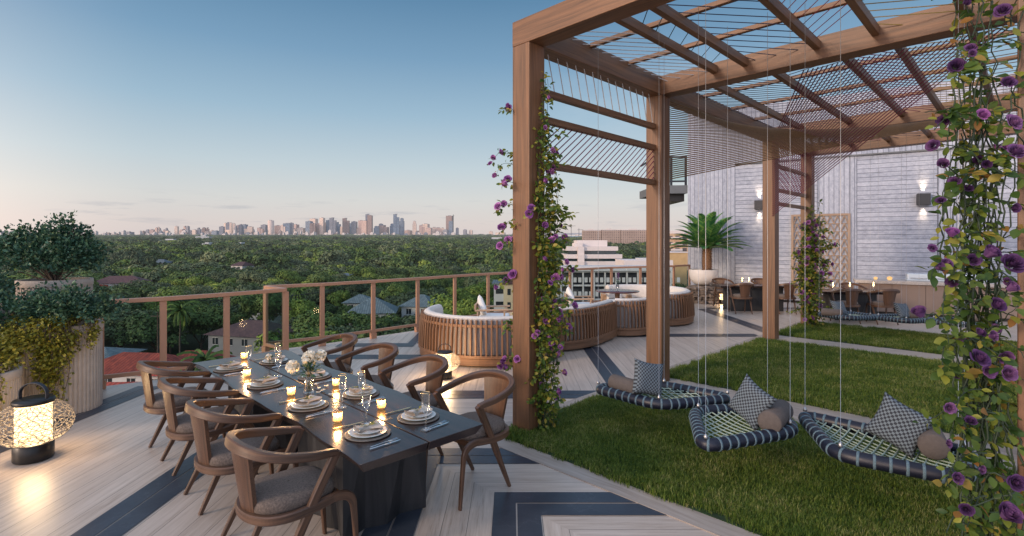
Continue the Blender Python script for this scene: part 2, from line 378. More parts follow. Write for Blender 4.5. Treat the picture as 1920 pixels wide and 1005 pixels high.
def obj(name, mb, mat, parent=None, cen=None, bevel=0, label=None):
    o = mk(name, mb.v, mb.f, mat, mb.uv, mb.sm, parent, cen)
    if bevel:
        b = o.modifiers.new('bevel', 'BEVEL'); b.width = bevel; b.segments = 2; b.limit_method = 'ANGLE'; b.angle_limit = .7
    if label: o['label'] = label
    return o
def tag(o, label=None, cat=None, group=None, kind=None):
    if label: o['label'] = label
    if cat: o['category'] = cat
    if group: o['group'] = group
    if kind: o['kind'] = kind
    return o
def thing(name, label, cat, loc=(0, 0, 0), rz=0, group=None, world=False):
    o = bpy.data.objects.new(name, None); COL.objects.link(o); o.location = loc; o.rotation_euler = (0, 0, rz); o.empty_display_size = .1
    OFF[o.name] = tuple(loc) if world else (0, 0, 0)
    return tag(o, label, cat, group)
def struct(name, mb, mat, **k): return tag(obj(name, mb, mat, **k), kind='structure')
def dup(root, loc, rz=0, label=None, group=None, scale=None):
    r = root.copy(); COL.objects.link(r); r.location = loc; r.rotation_euler = (0, 0, rz)
    if label: r['label'] = label
    if group: r['group'] = group
    if scale is not None: r.scale = (scale,)*3
    for ch in list(root.children):
        c = ch.copy(); COL.objects.link(c); c.parent = r
        for g in list(ch.children):
            d = g.copy(); COL.objects.link(d); d.parent = c
    return r
def cr(pts, n=6, closed=False):
    pts = [Vector(p) for p in pts]; N = len(pts); out = []
    for i in range(N if closed else N-1):
        if closed: p0, p1, p2, p3 = pts[i-1], pts[i], pts[(i+1) % N], pts[(i+2) % N]
        else: p0, p1, p2, p3 = pts[max(i-1, 0)], pts[i], pts[i+1], pts[min(i+2, N-1)]
        for k in range(n):
            t = k/n
            out.append(.5*((2*p1)+(p2-p0)*t+(2*p0-5*p1+4*p2-p3)*t*t+(3*p1-p0-3*p2+p3)*t**3))
    if not closed: out.append(pts[-1])
    return out
def light(name, kind, loc, energy, col, parent=None, **k):
    l = bpy.data.lights.new(name, kind); l.energy = energy; l.color = col
    for a, v in k.items(): setattr(l, a, v)
    o = bpy.data.objects.new(name, l); COL.objects.link(o); o.location = loc
    if parent: o.parent = parent
    return o

# ------------------------------------------------------------------ camera, sky, sun
cam = bpy.data.cameras.new('camera'); co = bpy.data.objects.new('camera', cam); COL.objects.link(co)
co.location = (0, 0, H); co.rotation_euler = (math.radians(90), 0, 0)
cam.sensor_width = 36; cam.lens = 36*F/1920; cam.shift_y = -(502.5-H0)/1920; cam.clip_start = .05; cam.clip_end = 40000
sc.camera = co
SUN_EL, SUN_AZ = math.radians(17), math.radians(236)     # compass from +Y clockwise: behind and to the left
sd = Vector((math.sin(SUN_AZ)*math.cos(SUN_EL), math.cos(SUN_AZ)*math.cos(SUN_EL), math.sin(SUN_EL)))
sun = light('sun', 'SUN', (0, 0, 50), 2.3, (1.0, .75, .55), angle=math.radians(10)); sun.rotation_euler = sd.to_track_quat('Z', 'Y').to_euler()
wd = bpy.data.worlds.new('World'); sc.world = wd; wd.use_nodes = True
t = NT(wd)
g = t.n('ShaderNodeTexCoord').outputs['Generated']; x = t.n('ShaderNodeSeparateXYZ', {0: g})
elev = t.math('DIVIDE', t.math('ARCSINE', t.math('MINIMUM', t.math('MAXIMUM', x.outputs[2], 0.), 1.)), math.pi/2)
def srgb(*c): return tuple(((v/255+.055)/1.055)**2.4 if v > 10 else v/3294 for v in c)
grad = t.ramp(elev, [(0, srgb(214, 201, 200)), (.022, srgb(216, 206, 203)), (.05, srgb(212, 212, 210)), (.09, srgb(192, 206, 213)), (.15, srgb(156, 185, 205)), (.215, srgb(121, 158, 188)), (.28, srgb(93, 134, 168)), (.36, (.10, .22, .42)), (.5, (.50, .64, .88)), (1, (.78, .92, 1.18))])  # overhead stops, out of view, are brightened to light the terrace
# a few thin cloud streaks low over the city and one bright veil behind the pergola
cl = t.noise(t.mapv(g, (9, 9, 75)), 1.0, 5, .6)
band = t.math('MULTIPLY', t.math('GREATER_THAN', elev, .008), t.math('LESS_THAN', elev, .06))
wfade = t.math('MAXIMUM', t.math('SUBTRACT', 1., t.math('MULTIPLY', t.math('ABSOLUTE', t.math('SUBTRACT', elev, .030)), 38.)), 0.)
cm = t.math('MULTIPLY', t.math('MULTIPLY', t.ramp(cl, [(.56, (0, 0, 0)), (.70, (1, 1, 1))]), wfade), .6)
grad = t.mix(cm, grad, srgb(168, 172, 182))
c2 = t.noise(t.mapv(g, (2.2, 2.2, 9), loc=(3, 1, 0)), 1.0, 5, .6)
hi = t.math('MULTIPLY', t.math('MULTIPLY', t.math('MAXIMUM', t.math('SUBTRACT', 1., t.math('MULTIPLY', t.math('ABSOLUTE', t.math('SUBTRACT', elev, .14)), 9.)), 0.), t.ramp(c2, [(.45, (0, 0, 0)), (.8, (1, 1, 1))])), t.math('MINIMUM', t.math('MAXIMUM', t.math('MULTIPLY', t.math('SUBTRACT', x.outputs[0], .02), 9.), 0.), 1.))
grad = t.mix(t.math('MULTIPLY', hi, .35), grad, srgb(215, 225, 232))
# sunset side, behind the camera: warm and bright
dt = t.n('ShaderNodeVectorMath', {0: g, 1: (math.sin(SUN_AZ), math.cos(SUN_AZ), 0.0)}, operation='DOT_PRODUCT').outputs['Value']
glow = t.math('MULTIPLY', t.math('POWER', t.math('MAXIMUM', dt, 0.), 1.6), t.math('POWER', t.math('SUBTRACT', 1., elev), 4.))
base = t.n('ShaderNodeBackground', {'Color': grad, 'Strength': 1.0}).outputs[0]
gb = t.n('ShaderNodeBackground', {'Color': (1.0, .70, .50, 1), 'Strength': t.math('MULTIPLY', glow, 3.0)}).outputs[0]
back = t.math('MULTIPLY', t.math('MAXIMUM', t.math('MULTIPLY', x.outputs[1], -1.), 0.), .80)  # cool fill added to the unseen sky behind the camera
bb = t.n('ShaderNodeBackground', {'Color': (.62, .72, 1.0, 1), 'Strength': back}).outputs[0]
sky = t.n('ShaderNodeTexSky', sky_type='NISHITA', sun_disc=False, sun_elevation=SUN_EL, sun_rotation=SUN_AZ)
nb = t.n('ShaderNodeBackground', {'Color': sky.outputs[0], 'Strength': .006}).outputs[0]
a1 = t.n('ShaderNodeAddShader', {0: base, 1: gb}).outputs[0]; a2 = t.n('ShaderNodeAddShader', {0: a1, 1: bb}).outputs[0]
a3 = t.n('ShaderNodeAddShader', {0: a2, 1: nb}).outputs[0]
t.n('ShaderNodeOutputWorld', {'Surface': a3})
sc.view_settings.view_transform = 'Standard'; sc.view_settings.look = 'None'; sc.view_settings.exposure = 0
sc.render.engine = 'CYCLES'; sc.cycles.use_denoising = True
try: sc.cycles.denoiser = 'OPENIMAGEDENOISE'
except Exception: pass
sc.cycles.max_bounces = 7; sc.cycles.diffuse_bounces = 3; sc.cycles.glossy_bounces = 3; sc.cycles.transparent_max_bounces = 12
sc.cycles.caustics_reflective = False; sc.cycles.caustics_refractive = False; sc.cycles.sample_clamp_indirect = 4

# ------------------------------------------------------------------ terrace
RL = [(-7.4, 6.3), (-6.4, 6.62), (-5.62, 7.06), (-5.03, 7.46), (-4.47, 8.10), (-3.88, 8.88)]
RR = [(-4.52, 9.41), (-3.68, 10.03), (-2.90, 10.81), (-2.12, 11.62), (-1.39, 12.55), (-.62, 13.4), (.6, 14.5), (1.74, 15.5), (2.5, 16.15), (3.22, 16.75), (4.28, 17.25), (5.6, 17.9), (6.38, 18.6)]
WY = lambda X: 22.93-.6*X
edge = RL+RR+[(6.55, 19.1)]
out_ = [(-.10, .10), ]
poly = [(-7.6, -5), (14.0, -5), (16.5, WY(16.5)+.5), (6.6, 19.6)]+[(p[0]-.14, p[1]+.10) for p in reversed(RR)]+[(p[0]-.10, p[1]+.12) for p in reversed(RL)]+[(-7.6, 6.2)]
m = MB(); m.prism(poly, -.30, 0); struct('terrace_floor', m, M['deck'])
m = MB(); m.prism([(p[0]*.97+.1, p[1]*.97-.05) for p in poly], -26, -.302); struct('building_below', m, M['balc'])
def band(m, p, q, w, z=.004):
    p, q = Vector(p), Vector(q); d = (q-p).normalized(); n_ = Vector((-d.y, d.x)); g = .006
    for a, b in ((-w/2, -g), (g, w/2)):
        c = [p+n_*a, q+n_*a, q+n_*b, p+n_*b]
        m.add([(v.x, v.y, z) for v in c], [(0, 1, 2, 3)])
m = MB()
W = .351
def yband(xc, y0, y1, z=.004): band(m, (xc, y0), (xc, y1), W, z)
def xband(yc, x0, x1, z=.0045): band(m, (x0, yc), (x1, yc), W, z)
def mitre(yc, x1):                         # x-band right of X+Y=4, turning into a y-band left of it
    for a, b in ((-W/2, -.006), (.006, W/2)):
        ya, yb = yc+a, yc+b
        m.add([(4-ya, ya, .0042), (x1(ya), ya, .0042), (x1(yb), yb, .0042), (4-yb, yb, .0042)], [(0, 1, 2, 3)])
        m.add([(4-ya, ya, .0042), (4-yb, yb, .0042), (4-yb, -4.5, .0042), (4-ya, -4.5, .0042)], [(0, 1, 2, 3)])
cu = lambda y: .178+(2*S2*(-.45))-(y-5.386)     # the curb line u=-.45
mitre(3.965, cu); mitre(4.85, cu)
yband(-2.835, -4.5, 8.6); yband(-5.03, -4.5, 7.2)
xband(6.81, -1.1, 1.30); xband(9.05, -3.9, -1.5); xband(10.10, -3.4, -1.9, .0052)
yband(-1.9, 10.28, 12.0); yband(1.515, 7.0, 9.9)
xband(11.16, 2.4, 5.3); yband(5.75, 11.5, 15.6); xband(15.75, 5.92, 9.0); xband(7.9, 9.4, 13.9, .0046)
struct('deck_bands', m, M['slate'])
# kerbs and the three lawns
def pad(u0, u1, s0, s1): return [tuple(us(u, s))[:2] for u, s in ((u0, s0), (u0, s1), (u1, s1), (u1, s0))]
m = MB()
for u0, u1, s0, s1 in ((-.45, -.25, -.42, 7), (-.25, 10.5, -.42, -.25), (2.30, 3.12, -.25, 7), (7.25, 8.0, -.25, 7), (10.45, 10.62, -.42, 7)):
    a, b = (us(u0, (s0+s1)/2), us(u1, (s0+s1)/2)) if u1-u0 > s1-s0 else (us((u0+u1)/2, s0), us((u0+u1)/2, s1))
    m.sweep([a+Vector((0, 0, .004)), b+Vector((0, 0, .004))], (s1-s0) if u1-u0 > s1-s0 else (u1-u0), .007)
struct('stone_kerb', m, M['curb'])
PADS = [(-.25, 2.30, 'near'), (3.12, 7.25, 'middle'), (8.0, 10.45, 'far')]
def clump(nb, R, hgt, wid, seed):
    r = np.random.RandomState(seed); V = []; Fc = []
    for i in range(nb):
        a = r.rand()*6.28; d = R*math.sqrt(r.rand()); bx, by = d*math.cos(a), d*math.sin(a)
        th = r.rand()*6.28; ln = hgt*(.45+.75*r.rand()); lean = ln*(.15+.75*r.rand()); lx, ly = math.cos(th)*lean, math.sin(th)*lean
        wx, wy = -math.sin(th)*wid/2, math.cos(th)*wid/2; o = len(V)
        V += [(bx-wx, by-wy, -.005), (bx+wx, by+wy, -.005), (bx+wx*.8+lx*.35, by+wy*.8+ly*.35, ln*.6), (bx-wx*.8+lx*.35, by-wy*.8+ly*.35, ln*.6), (bx+lx, by+ly, ln*(.98-.25*lean/ln))]
        Fc += [(o, o+1, o+2, o+3), (o+3, o+2, o+4)]
    me = bpy.data.meshes.new('blade_clump'); me.from_pydata(V, [], Fc); return me
def instancer(name, pts, scl, protos, seed=0, rotx=0.0):
    """points mesh -> geometry nodes instances (for uncountable stuff only)"""
    me = bpy.data.meshes.new(name); me.from_pydata([tuple(p) for p in pts], [], [])
    at = me.attributes.new('scl', 'FLOAT_VECTOR', 'POINT'); at.data.foreach_set('vector', np.asarray(scl, dtype=np.float32).ravel())
    o = bpy.data.objects.new(name, me); COL.objects.link(o)
    c = bpy.data.collections.new(name+'_kinds')
    for p in protos: c.objects.link(p)
    ng = bpy.data.node_groups.new(name+'_scatter', 'GeometryNodeTree')
    ng.interface.new_socket('Geometry', in_out='INPUT', socket_type='NodeSocketGeometry'); ng.interface.new_socket('Geometry', in_out='OUTPUT', socket_type='NodeSocketGeometry')
    i = ng.nodes.new('NodeGroupInput'); u = ng.nodes.new('NodeGroupOutput'); ip = ng.nodes.new('GeometryNodeInstanceOnPoints')
    ci = ng.nodes.new('GeometryNodeCollectionInfo'); ci.inputs['Collection'].default_value = c; ci.inputs['Separate Children'].default_value = True; ci.inputs['Reset Children'].default_value = True
    rv = ng.nodes.new('FunctionNodeRandomValue'); rv.data_type = 'FLOAT_VECTOR'; rv.inputs[0].default_value = (-rotx, -rotx, 0); rv.inputs[1].default_value = (rotx, rotx, 6.283); rv.inputs['Seed'].default_value = seed
    na = ng.nodes.new('GeometryNodeInputNamedAttribute'); na.data_type = 'FLOAT_VECTOR'; na.inputs[0].default_value = 'scl'
    ip.inputs['Pick Instance'].default_value = True
    L = ng.links.new
    L(i.outputs[0], ip.inputs['Points']); L(ci.outputs[0], ip.inputs['Instance']); L(rv.outputs[0], ip.inputs['Rotation']); L(na.outputs[0], ip.inputs['Scale']); L(ip.outputs[0], u.inputs[0])
    md = o.modifiers.new('scatter', 'NODES'); md.node_group = ng
    return o
bl = []
for k in range(4):
    me = clump(60, .07, .046, .0036, 20+k); me.materials.append(M['blade']); bl.append(bpy.data.objects.new('blade_clump', me))
for (u0, u1, nm), cnt, sc_ in zip(PADS, (8200, 8200, 3600), (1.0, 1.15, 1.25)):
    s1 = 4.6 if nm == 'near' else 6.5
    m = MB(); m.prism(pad(u0, u1, -.25, s1), .002, .014); struct('lawn_base', m, M['turf'])
    P = []; S_ = []
    for _ in range(cnt):
        u = u0+.02+(u1-u0-.04)*random.random(); s = -.23+(s1+.2)*random.random()
        P.append(us(u, s, .012)); q = sc_*(.8+.4*random.random()); S_.append((q, q, q*(.8+.45*random.random())))
    o = instancer('grass', P, S_, bl, 3)
    tag(o, {'near': 'dense green grass of the lawn beneath the three near net swings', 'middle': 'dense green grass of the empty middle lawn between two stone kerbs', 'far': 'green grass of the farthest lawn beneath the three far net swings'}[nm], 'grass', None, 'stuff')

# ------------------------------------------------------------------ glass railings
def railing(name, label, pts, glass=True, gcol=None, hh=1.22):
    R_ = thing(name, label, 'railing', (pts[0][0], pts[0][1], 0), world=True)
    tr = [Vector((p[0], p[1], hh-.03)) for p in pts]; br = [Vector((p[0], p[1], .16)) for p in pts]
    m = MB(); m.sweep(tr, .085, .06); obj('top_rail', m, M['rail'], R_, bevel=.006)
    m = MB(); m.sweep(br, .045, .055); obj('bottom_rail', m, M['rail'], R_, bevel=.004)
    for i, p in enumerate(pts):
        a = Vector(pts[max(i-1, 0)]); b = Vector(pts[min(i+1, len(pts)-1)]); d = (b-a).normalized()
        R3 = Matrix.Rotation(math.atan2(d.y, d.x), 3, 'Z')
        m = MB(); m.box(-.042, .042, -.022, .022, .12, hh-.061, R3, (p[0], p[1], 0)); m.box(-.062, .062, -.04, .04, .001, .12, R3, (p[0], p[1], 0))
        obj('post', m, M['rail'], R_, bevel=.003)
    if glass:
        for a, b in zip(pts[:-1], pts[1:]):
            a, b = Vector(a), Vector(b); d = (b-a).normalized(); n_ = Vector((-d.y, d.x))*.004
            a2, b2 = a+d*.05, b-d*.05
            m = MB(); m.add([(a2.x, a2.y, .19), (b2.x, b2.y, .19), (b2.x, b2.y, hh-.06), (a2.x, a2.y, hh-.06)], [(0, 1, 2, 3)])
            obj('glass_pane', m, M['glass'], R_)
    return R_
railing('glass_railing', 'copper coloured glass railing beside the fluted planters at left', RL)
railing('glass_railing', 'short angled glass railing return behind the long dining table', [(-3.93, 8.93), (-4.46, 9.37)])
railing('glass_railing', 'long curving copper glass railing running behind the curved sofas', RR[1:] and [(-4.50, 9.45)]+RR[1:])

# ------------------------------------------------------------------ neighbouring wing with board-marked wall
wl = thing('hotel_wing', 'tall grey board-marked concrete building wing at the right', 'building', (6.48, 19.04, 0), world=True)
d_ = Vector((1, -.6, 0)).normalized(); nin = Vector((-.6, -1, 0)).normalized()     # towards the terrace
def WP(X, off=0., z=0.): return Vector((X, WY(X), z))+nin*off
m = MB()
A_, B_ = WP(6.48), WP(20.); back_ = -nin*9
m.prism([(A_.x, A_.y), (B_.x, B_.y), (B_.x+back_.x, B_.y+back_.y), (A_.x+back_.x, A_.y+back_.y)], -26, 6.75)
obj('wall', m, M['boards'], wl)
def panel(x0, x1, vertical, z0=.08, z1=4.72, off=.05):
    a, b = WP(x0, .002), WP(x1, .002); L = (b-a).length; m = MB()
    P = [a, b, b+nin*off, a+nin*off]
    zt = [(p.x, p.y, z0) for p in P]+[(p.x, p.y, z1) for p in P]
    hh = z1-z0; r = random.random()*5
    fr = [(r+0, r), (r+L, r), (r+L, r+hh), (r+0, r+hh)]
    if vertical: fr = [(b_, a_) for a_, b_ in fr]
    m.add(zt, [(3, 2, 6, 7)][:1]+[(4, 7, 6, 5), (0, 3, 7, 4), (1, 5, 6, 2), (0, 1, 2, 3)], [fr]+[[(0, .02)]*4]*4)
    return obj('board_panel', m, M['boards'], wl)
def xof(px):   # X on the wall line for a column of the photo
    r = (px-CX)/F; return 22.93*r/(1+.6*r)
cols = [(1290.5, 1378, 1, 6.72), (1379, 1532, 0, 4.72), (1533, 1606, 1, 4.74), (1607, 1757, 0, 4.72), (1758, 1800, 1, 4.74), (1801, 1990, 0, 4.72)]
for i, (a, b, v, z1) in enumerate(cols): panel(xof(a), xof(b), v, z1=z1, off=.05 if v else .035)
panel(xof(1379), xof(1990), 1, z0=4.78, z1=6.72, off=.02)
m = MB(); m.sweep([WP(xof(1379), .06, 4.76), WP(16.8, .06, 4.76)], .10, .045); obj('string_course', m, M['balc'], wl)
m = MB(); m.sweep([WP(6.49, .02, .045), WP(16.8, .02, .045)], .03, .09); obj('recessed_skirting', m, M['black'], wl)
# balcony on the left end of the wing
bx = thing('balcony', 'grey concrete balcony with metal and glass balustrade high on the building end', 'balcony', (6.4, 19.1, 3.7), world=True)
m = MB(); m.prism([(5.3, 19.18), (6.47, 19.06), (6.47, 21.5), (5.3, 21.5)], 3.82, 4.12); obj('slab', m, M['balc'], bx)
m = MB(); m.prism([(5.75, 19.5), (6.46, 19.4), (6.46, 21.4), (5.75, 21.4)], 3.55, 3.818); obj('soffit_step', m, M['black'], bx)
m = MB()
for z in (5.17, 4.27): m.sweep([(5.33, 19.23, z), (6.46, 19.11, z)], .06, .06)
m.sweep([(5.33, 19.25, 5.17), (5.33, 21.4, 5.17)], .06, .06)
for xx in (5.33, 5.9, 6.42): m.box(xx-.04, xx+.04, 19.35-(xx-4.2)*.106-.02, 19.35-(xx-4.2)*.106+.02, 4.12, 5.14)
obj('balustrade', m, M['sconce'], bx)
m = MB(); m.add([(5.36, 19.22, 4.3), (6.4, 19.115, 4.3), (6.4, 19.115, 5.13), (5.36, 19.22, 5.13)], [(0, 1, 2, 3)]); obj('glass_pane', m, M['glass'], bx)
# sconces
for px, w_, lab in ((1424, .28, 'square dark up and down wall lamp above the fan-leaved potted palm side'), (1730, .32, 'square dark up and down wall lamp above the stone bar counter')):
    p = WP(xof(px), .14, 3.29); s = thing('wall_lamp', lab, 'wall lamp', tuple(p), rz=math.atan2(d_.y, d_.x), group='box lamps on the concrete wall')
    m = MB(); m.box(-w_/2, w_/2, -.085, .085, -w_*.54, w_*.54); b = obj('box_shade', m, M['sconce'], s, bevel=.006)
    m = MB(); m.box(-.05, .05, .085, .12, -.08, .08); obj('wall_bracket', m, M['sconce'], s)
    for sg in (1, -1):
        l = light('lamp_light', 'SPOT', (0, .045, sg*(w_*.54+.02)), 55 if sg > 0 else 48, (1, .74, .48), s, spot_size=math.radians(50), spot_blend=1.0, shadow_soft_size=.05)
        l.rotation_euler = (math.radians(172 if sg > 0 else 8), 0, 0)
# trellis leaning on the wall
xa, xb = xof(1486), xof(1592); a, b = WP(xa, .09, .25), WP(xb, .09, .25); L = (b-a).length; ht = 2.68
tr = thing('trellis', 'tall pale wooden trellis of triangular cut-outs on the concrete wall', 'trellis', tuple(a), rz=math.atan2((b-a).y, (b-a).x))
m = MB()
for p, q in (((0, 0, 0), (0, 0, ht)), ((L, 0, 0), (L, 0, ht))): m.sweep([p, q], .07, .05, up=(0, 1, 0))
for z in (0.03, ht-.03): m.sweep([(.036, 0, z), (L-.036, 0, z)], .05, .07)
obj('frame', m, M['trellis'], tr)
m = MB(); nr, nc = 10, 8; ch_ = (ht-.12)/nr; cw = (L-.07)/nc
for i in range(1, nr): m.sweep([(.036, .004, .06+i*ch_), (L-.036, .004, .06+i*ch_)], .03, .025)
for i in range(nr):
    for j in range(nc):
        x0 = .035+j*cw; z0 = .06+i*ch_+.013; z1 = z0+ch_-.026
        m.sweep([(x0, 0, z0), (x0+cw/2, 0, z1)], .03, .02, up=(0, 1, 0)); m.sweep([(x0+cw, .001, z0), (x0+cw/2, .001, z1)], .03, .02, up=(0, 1, 0))
obj('lattice', m, M['trellis'], tr)
# bar counter
def CPt(X, off=0., z=0.): return Vector((X, 20.5-.6*X, z))+nin*off
a, b = CPt(9.72), CPt(13.6)
bc = thing('bar_counter', 'long outdoor bar counter with speckled stone top and taupe doors', 'counter', tuple(a), rz=math.atan2((b-a).y, (b-a).x)); L = (b-a).length
m = MB(); m.box(.12, L, .06, .85, .08, .86); obj('carcass', m, M['cabinet'], bc)
m = MB(); m.box(.14, L, .10, .8, 0, .079); obj('plinth', m, M['black'], bc)
m = MB(); m.box(0, L+.03, -.04, .92, .861, .955); obj('countertop', m, M['counter'], bc, bevel=.01)
n_ = 6
for k in range(n_):
    x0 = .125+k*(L-.13)/n_; m = MB(); m.box(x0+.005, x0+(L-.13)/n_-.005, .036, .058, .09, .85); obj('door', m, M['cabinet'], bc, bevel=.002)
ap = thing('grill_lid', 'long low white lidded grill on the stone bar counter', 'grill', tuple(CPt(10.75, -.45, .957)), rz=math.atan2((b-a).y, (b-a).x))
m = MB(); m.box(0, 1.7, -.2, .22, 0, .035); m.box(.02, 1.68, -.16, .2, .036, .19); obj('lid', m, M['applw'], ap, bevel=.02)
m = MB(); m.tube([(.1, -.17, .07), (.1, -.2, .07), (1.6, -.2, .07), (1.6, -.17, .07)], .009, 6); obj('handle', m, M['steel'], ap)
for k, (xx, oo, ss) in enumerate(((10.15, -.25, .05), (10.42, -.18, .065))):
    m = MB(); m.lathe([(0, 0), (ss*.6, .0), (ss, ss*.7), (ss*.9, ss*1.3), (0, ss*1.7)], 12, (0, 0, 0))
    o = obj('globe_candle', m, M['wax']); o.location = CPt(xx, oo, .957)
    tag(o, ['smaller glowing round candle at the end of the bar counter', 'larger glowing round candle on the bar counter beside a smaller one'][k], 'candle', 'glowing globes on the bar')

# ------------------------------------------------------------------ pergola
PW = .244; ZB, ZT = 4.10, 4.365; SR = 3.88      # post width, beam underside/top, right-hand line
US = [0.0, 2.74, 7.36, 9.89]
pg = thing('pergola', 'large cedar pergola with coloured string roof over the lawns', 'pergola', tuple(us(0, 0)), world=True)
def bar(p, q, w, h, nm, up=(0, 0, 1), mat='beam', bev=.005, lab=None):
    m = MB(); m.sweep([p, q], w, h, up); return obj(nm, m, M[mat], pg, bevel=bev, label=lab)
c_ = PW/2
for u in US:
    for s, top in ((-c_, ZB-.002), (SR-c_, ZB-.002)):
        m = MB(); m.sweep([us(u+c_, s, 0.0), us(u+c_, s, top)], PW, PW, up=tuple(us(1, 0)-us(0, 0))); obj('post', m, M['beam'], pg, bevel=.006)
for u in US: bar(us(u+c_, -PW-.003, (ZB+ZT)/2), us(u+c_, SR+.003, (ZB+ZT)/2), PW, ZT-ZB, 'cross_beam')
for s in (-c_, SR-c_):
    for ua, ub in zip(US[:-1], US[1:]): bar(us(ua+PW+.001, s, (ZB+ZT)/2-.004), us(ub-.001, s, (ZB+ZT)/2-.004), PW-.006, ZT-ZB-.01, 'side_beam')
BAYS = [(0, 1, [.77, 1.16, 1.96, 2.52, 3.22]), (1, 2, [.5, 1.3, 2.1, 2.62, 3.25]), (2, 3, [.8, 1.5, 2.2, 2.95])]
for a, b, ss in BAYS:
    for s in ss: bar(us(US[a]+PW, s, 4.265), us(US[b], s, 4.265), .07, .10, 'rafter')
    nP = 2 if a == 0 else (3 if a == 1 else 1)
    for k in range(nP):
        u = US[a]+PW+(US[b]-US[a]-PW)*(k+1)/(nP+1); bar(us(u, 0, 4.34), us(u, SR-PW, 4.34), .055, .05, 'purlin')
def strings(nm, segs, col, r=.0052, lab=None, par=None):
    m = MB()
    for p, q in segs:
        pts = [Vector(p), Vector(q)]
        m.tube(pts, r, 4, caps=False)
    return obj(nm, m, CORD[col], par or pg, label=lab)
def cell(u0, u1, s0, s1, dirx, dirn, n, col, lab, z=4.285):
    """cords across a cell between two rafters; each is clipped to the cell"""
    segs = []; c0 = us(u0, s0); 
    D = Vector(dirn).normalized() if False else None
    for k in range(n):
        f = (k+.5)/n; ua = u0+(u1-u0)*f; ub = ua+dirx*(s1-s0)
        p, q = Vector((ua, s0)), Vector((ub, s1))
        if ub > u1: t_ = (u1-ua)/(ub-ua); q = Vector((u1, s0+(s1-s0)*t_))
        if ub < u0: t_ = (u0-ua)/(ub-ua); q = Vector((u0, s0+(s1-s0)*t_))
        segs.append((us(p.x, p.y, z+.03), us(q.x, q.y, z-.02)))
    # the ones that start beyond the end
    return strings('string_panel', segs, col, lab=lab)
u0, u1 = US[0]+PW, US[1]
cell(u0, u1, 0, .77, 1.0, 0, 13, 'silver', 'silver cords of the first roof cell')
cell(u0, u1, .77, 1.16, -1.3, 0, 9, 'teal', 'dark teal cords of a narrow roof cell')
cell(u0-.7, u1, 1.16, 1.96, 1.02, 0, 13, 'navy', 'dark navy cords in the front roof')
cell(u0, u1, 1.96, 2.52, -1.4, 0, 15, 'red', 'crimson cords in the front roof')
cell(u0, u1, 2.52, 3.22, .45, 0, 12, 'gold', 'gold cords in the front roof')
cell(u0, u1, 3.22, SR-PW, -.6, 0, 12, 'navy', None)
u0, u1 = US[1]+PW, US[2]
cell(u0, u1, 0, .5, .6, 0, 34, 'navy', 'dark blue cords beside the long side beam')
cell(u0, u1, .5, 1.3, 1.15, 0, 26, 'navy', None)
cell(u0, u1, 1.3, 2.1, -.55, 0, 34, 'navy', None)
cell(u0, u1, 2.1, 2.62, 1.0, 0, 26, 'plum', 'plum cords in the middle roof')
cell(u0, u1, 2.62, 3.25, .35, 0, 26, 'gold', None)
cell(u0, u1, 3.25, SR-PW, -.4, 0, 20, 'olive', None)
u0, u1 = US[2]+PW, US[3]
for (a, b), cc in zip(((0, .8), (.8, 1.5), (1.5, 2.2), (2.2, 2.95), (2.95, SR-PW)), ('navy', 'plum', 'navy', 'plum', 'teal')): cell(u0, u1, a, b, .5, 0, 12, cc, None)
# sweeping ruled nets hung between post faces and beams
N_ = 38; segs = []
for k in range(N_):
    f = k/(N_-1); segs.append((us(US[1]+PW+.004, -.03, 4.06-1.14*f), us(US[2]-.004, .05+(SR-.35)*(f**.9), 4.09-.02*f)))
strings('hung_net', segs, 'olive', .0078, lab='golden brown cords fanning from the second post to the third cross beam')
N_ = 36; segs = []
for k in range(N_):
    f = k/(N_-1); segs.append((us(US[2]-.004, -.05, 4.05-1.5*f), us(US[1]+PW+.01, 1.75+1.8*f, 4.085)))
strings('hung_net', segs, 'plum', .0078, lab='dark red cords fanning from the third post to the second cross beam')
# post-to-post side screens
for a, b, zs in ((0, 1, (3.66, 3.36, 2.86)), (2, 3, (3.63, 3.12, 2.83))):
    for z in zs: bar(us(US[a]+PW+.001, -c_, z), us(US[b]-.001, -c_, z), .07, .075, 'screen_rail')
    ua, ub = US[a]+PW, US[b]; L = ub-ua
    segs = [(us(ua+L*(k+.15)/15, -c_, 4.11), us(min(ub-.01, ua+L*(k+.15)/15+.12), -c_, zs[0]+.03)) for k in range(15)]
    strings('string_panel', segs, 'silver' if a == 0 else 'plum', .007, 'short slanting silver cords high in the side screen' if a == 0 else None)
    z1, z0 = (zs[1], zs[2]) if a == 0 else (zs[0], zs[1]); n = 24; segs = []
    for k in range(-8, n):
        x0 = ua+L*k/n; x1 = x0+L*.27
        p = [x0, z0]; q = [x1, z1]
        if p[0] < ua: p[1] += (ua-p[0])/(q[0]-p[0])*(z1-z0); p[0] = ua
        if q[0] > ub: q[1] = p[1]+(ub-p[0])/(x1-p[0])*(q[1]-p[1]); q[0] = ub
        segs.append((us(p[0], -c_, p[1]), us(q[0], -c_, q[1])))
    strings('string_panel', segs, 'plum', .007, 'diagonal dark red cords in the side screen')

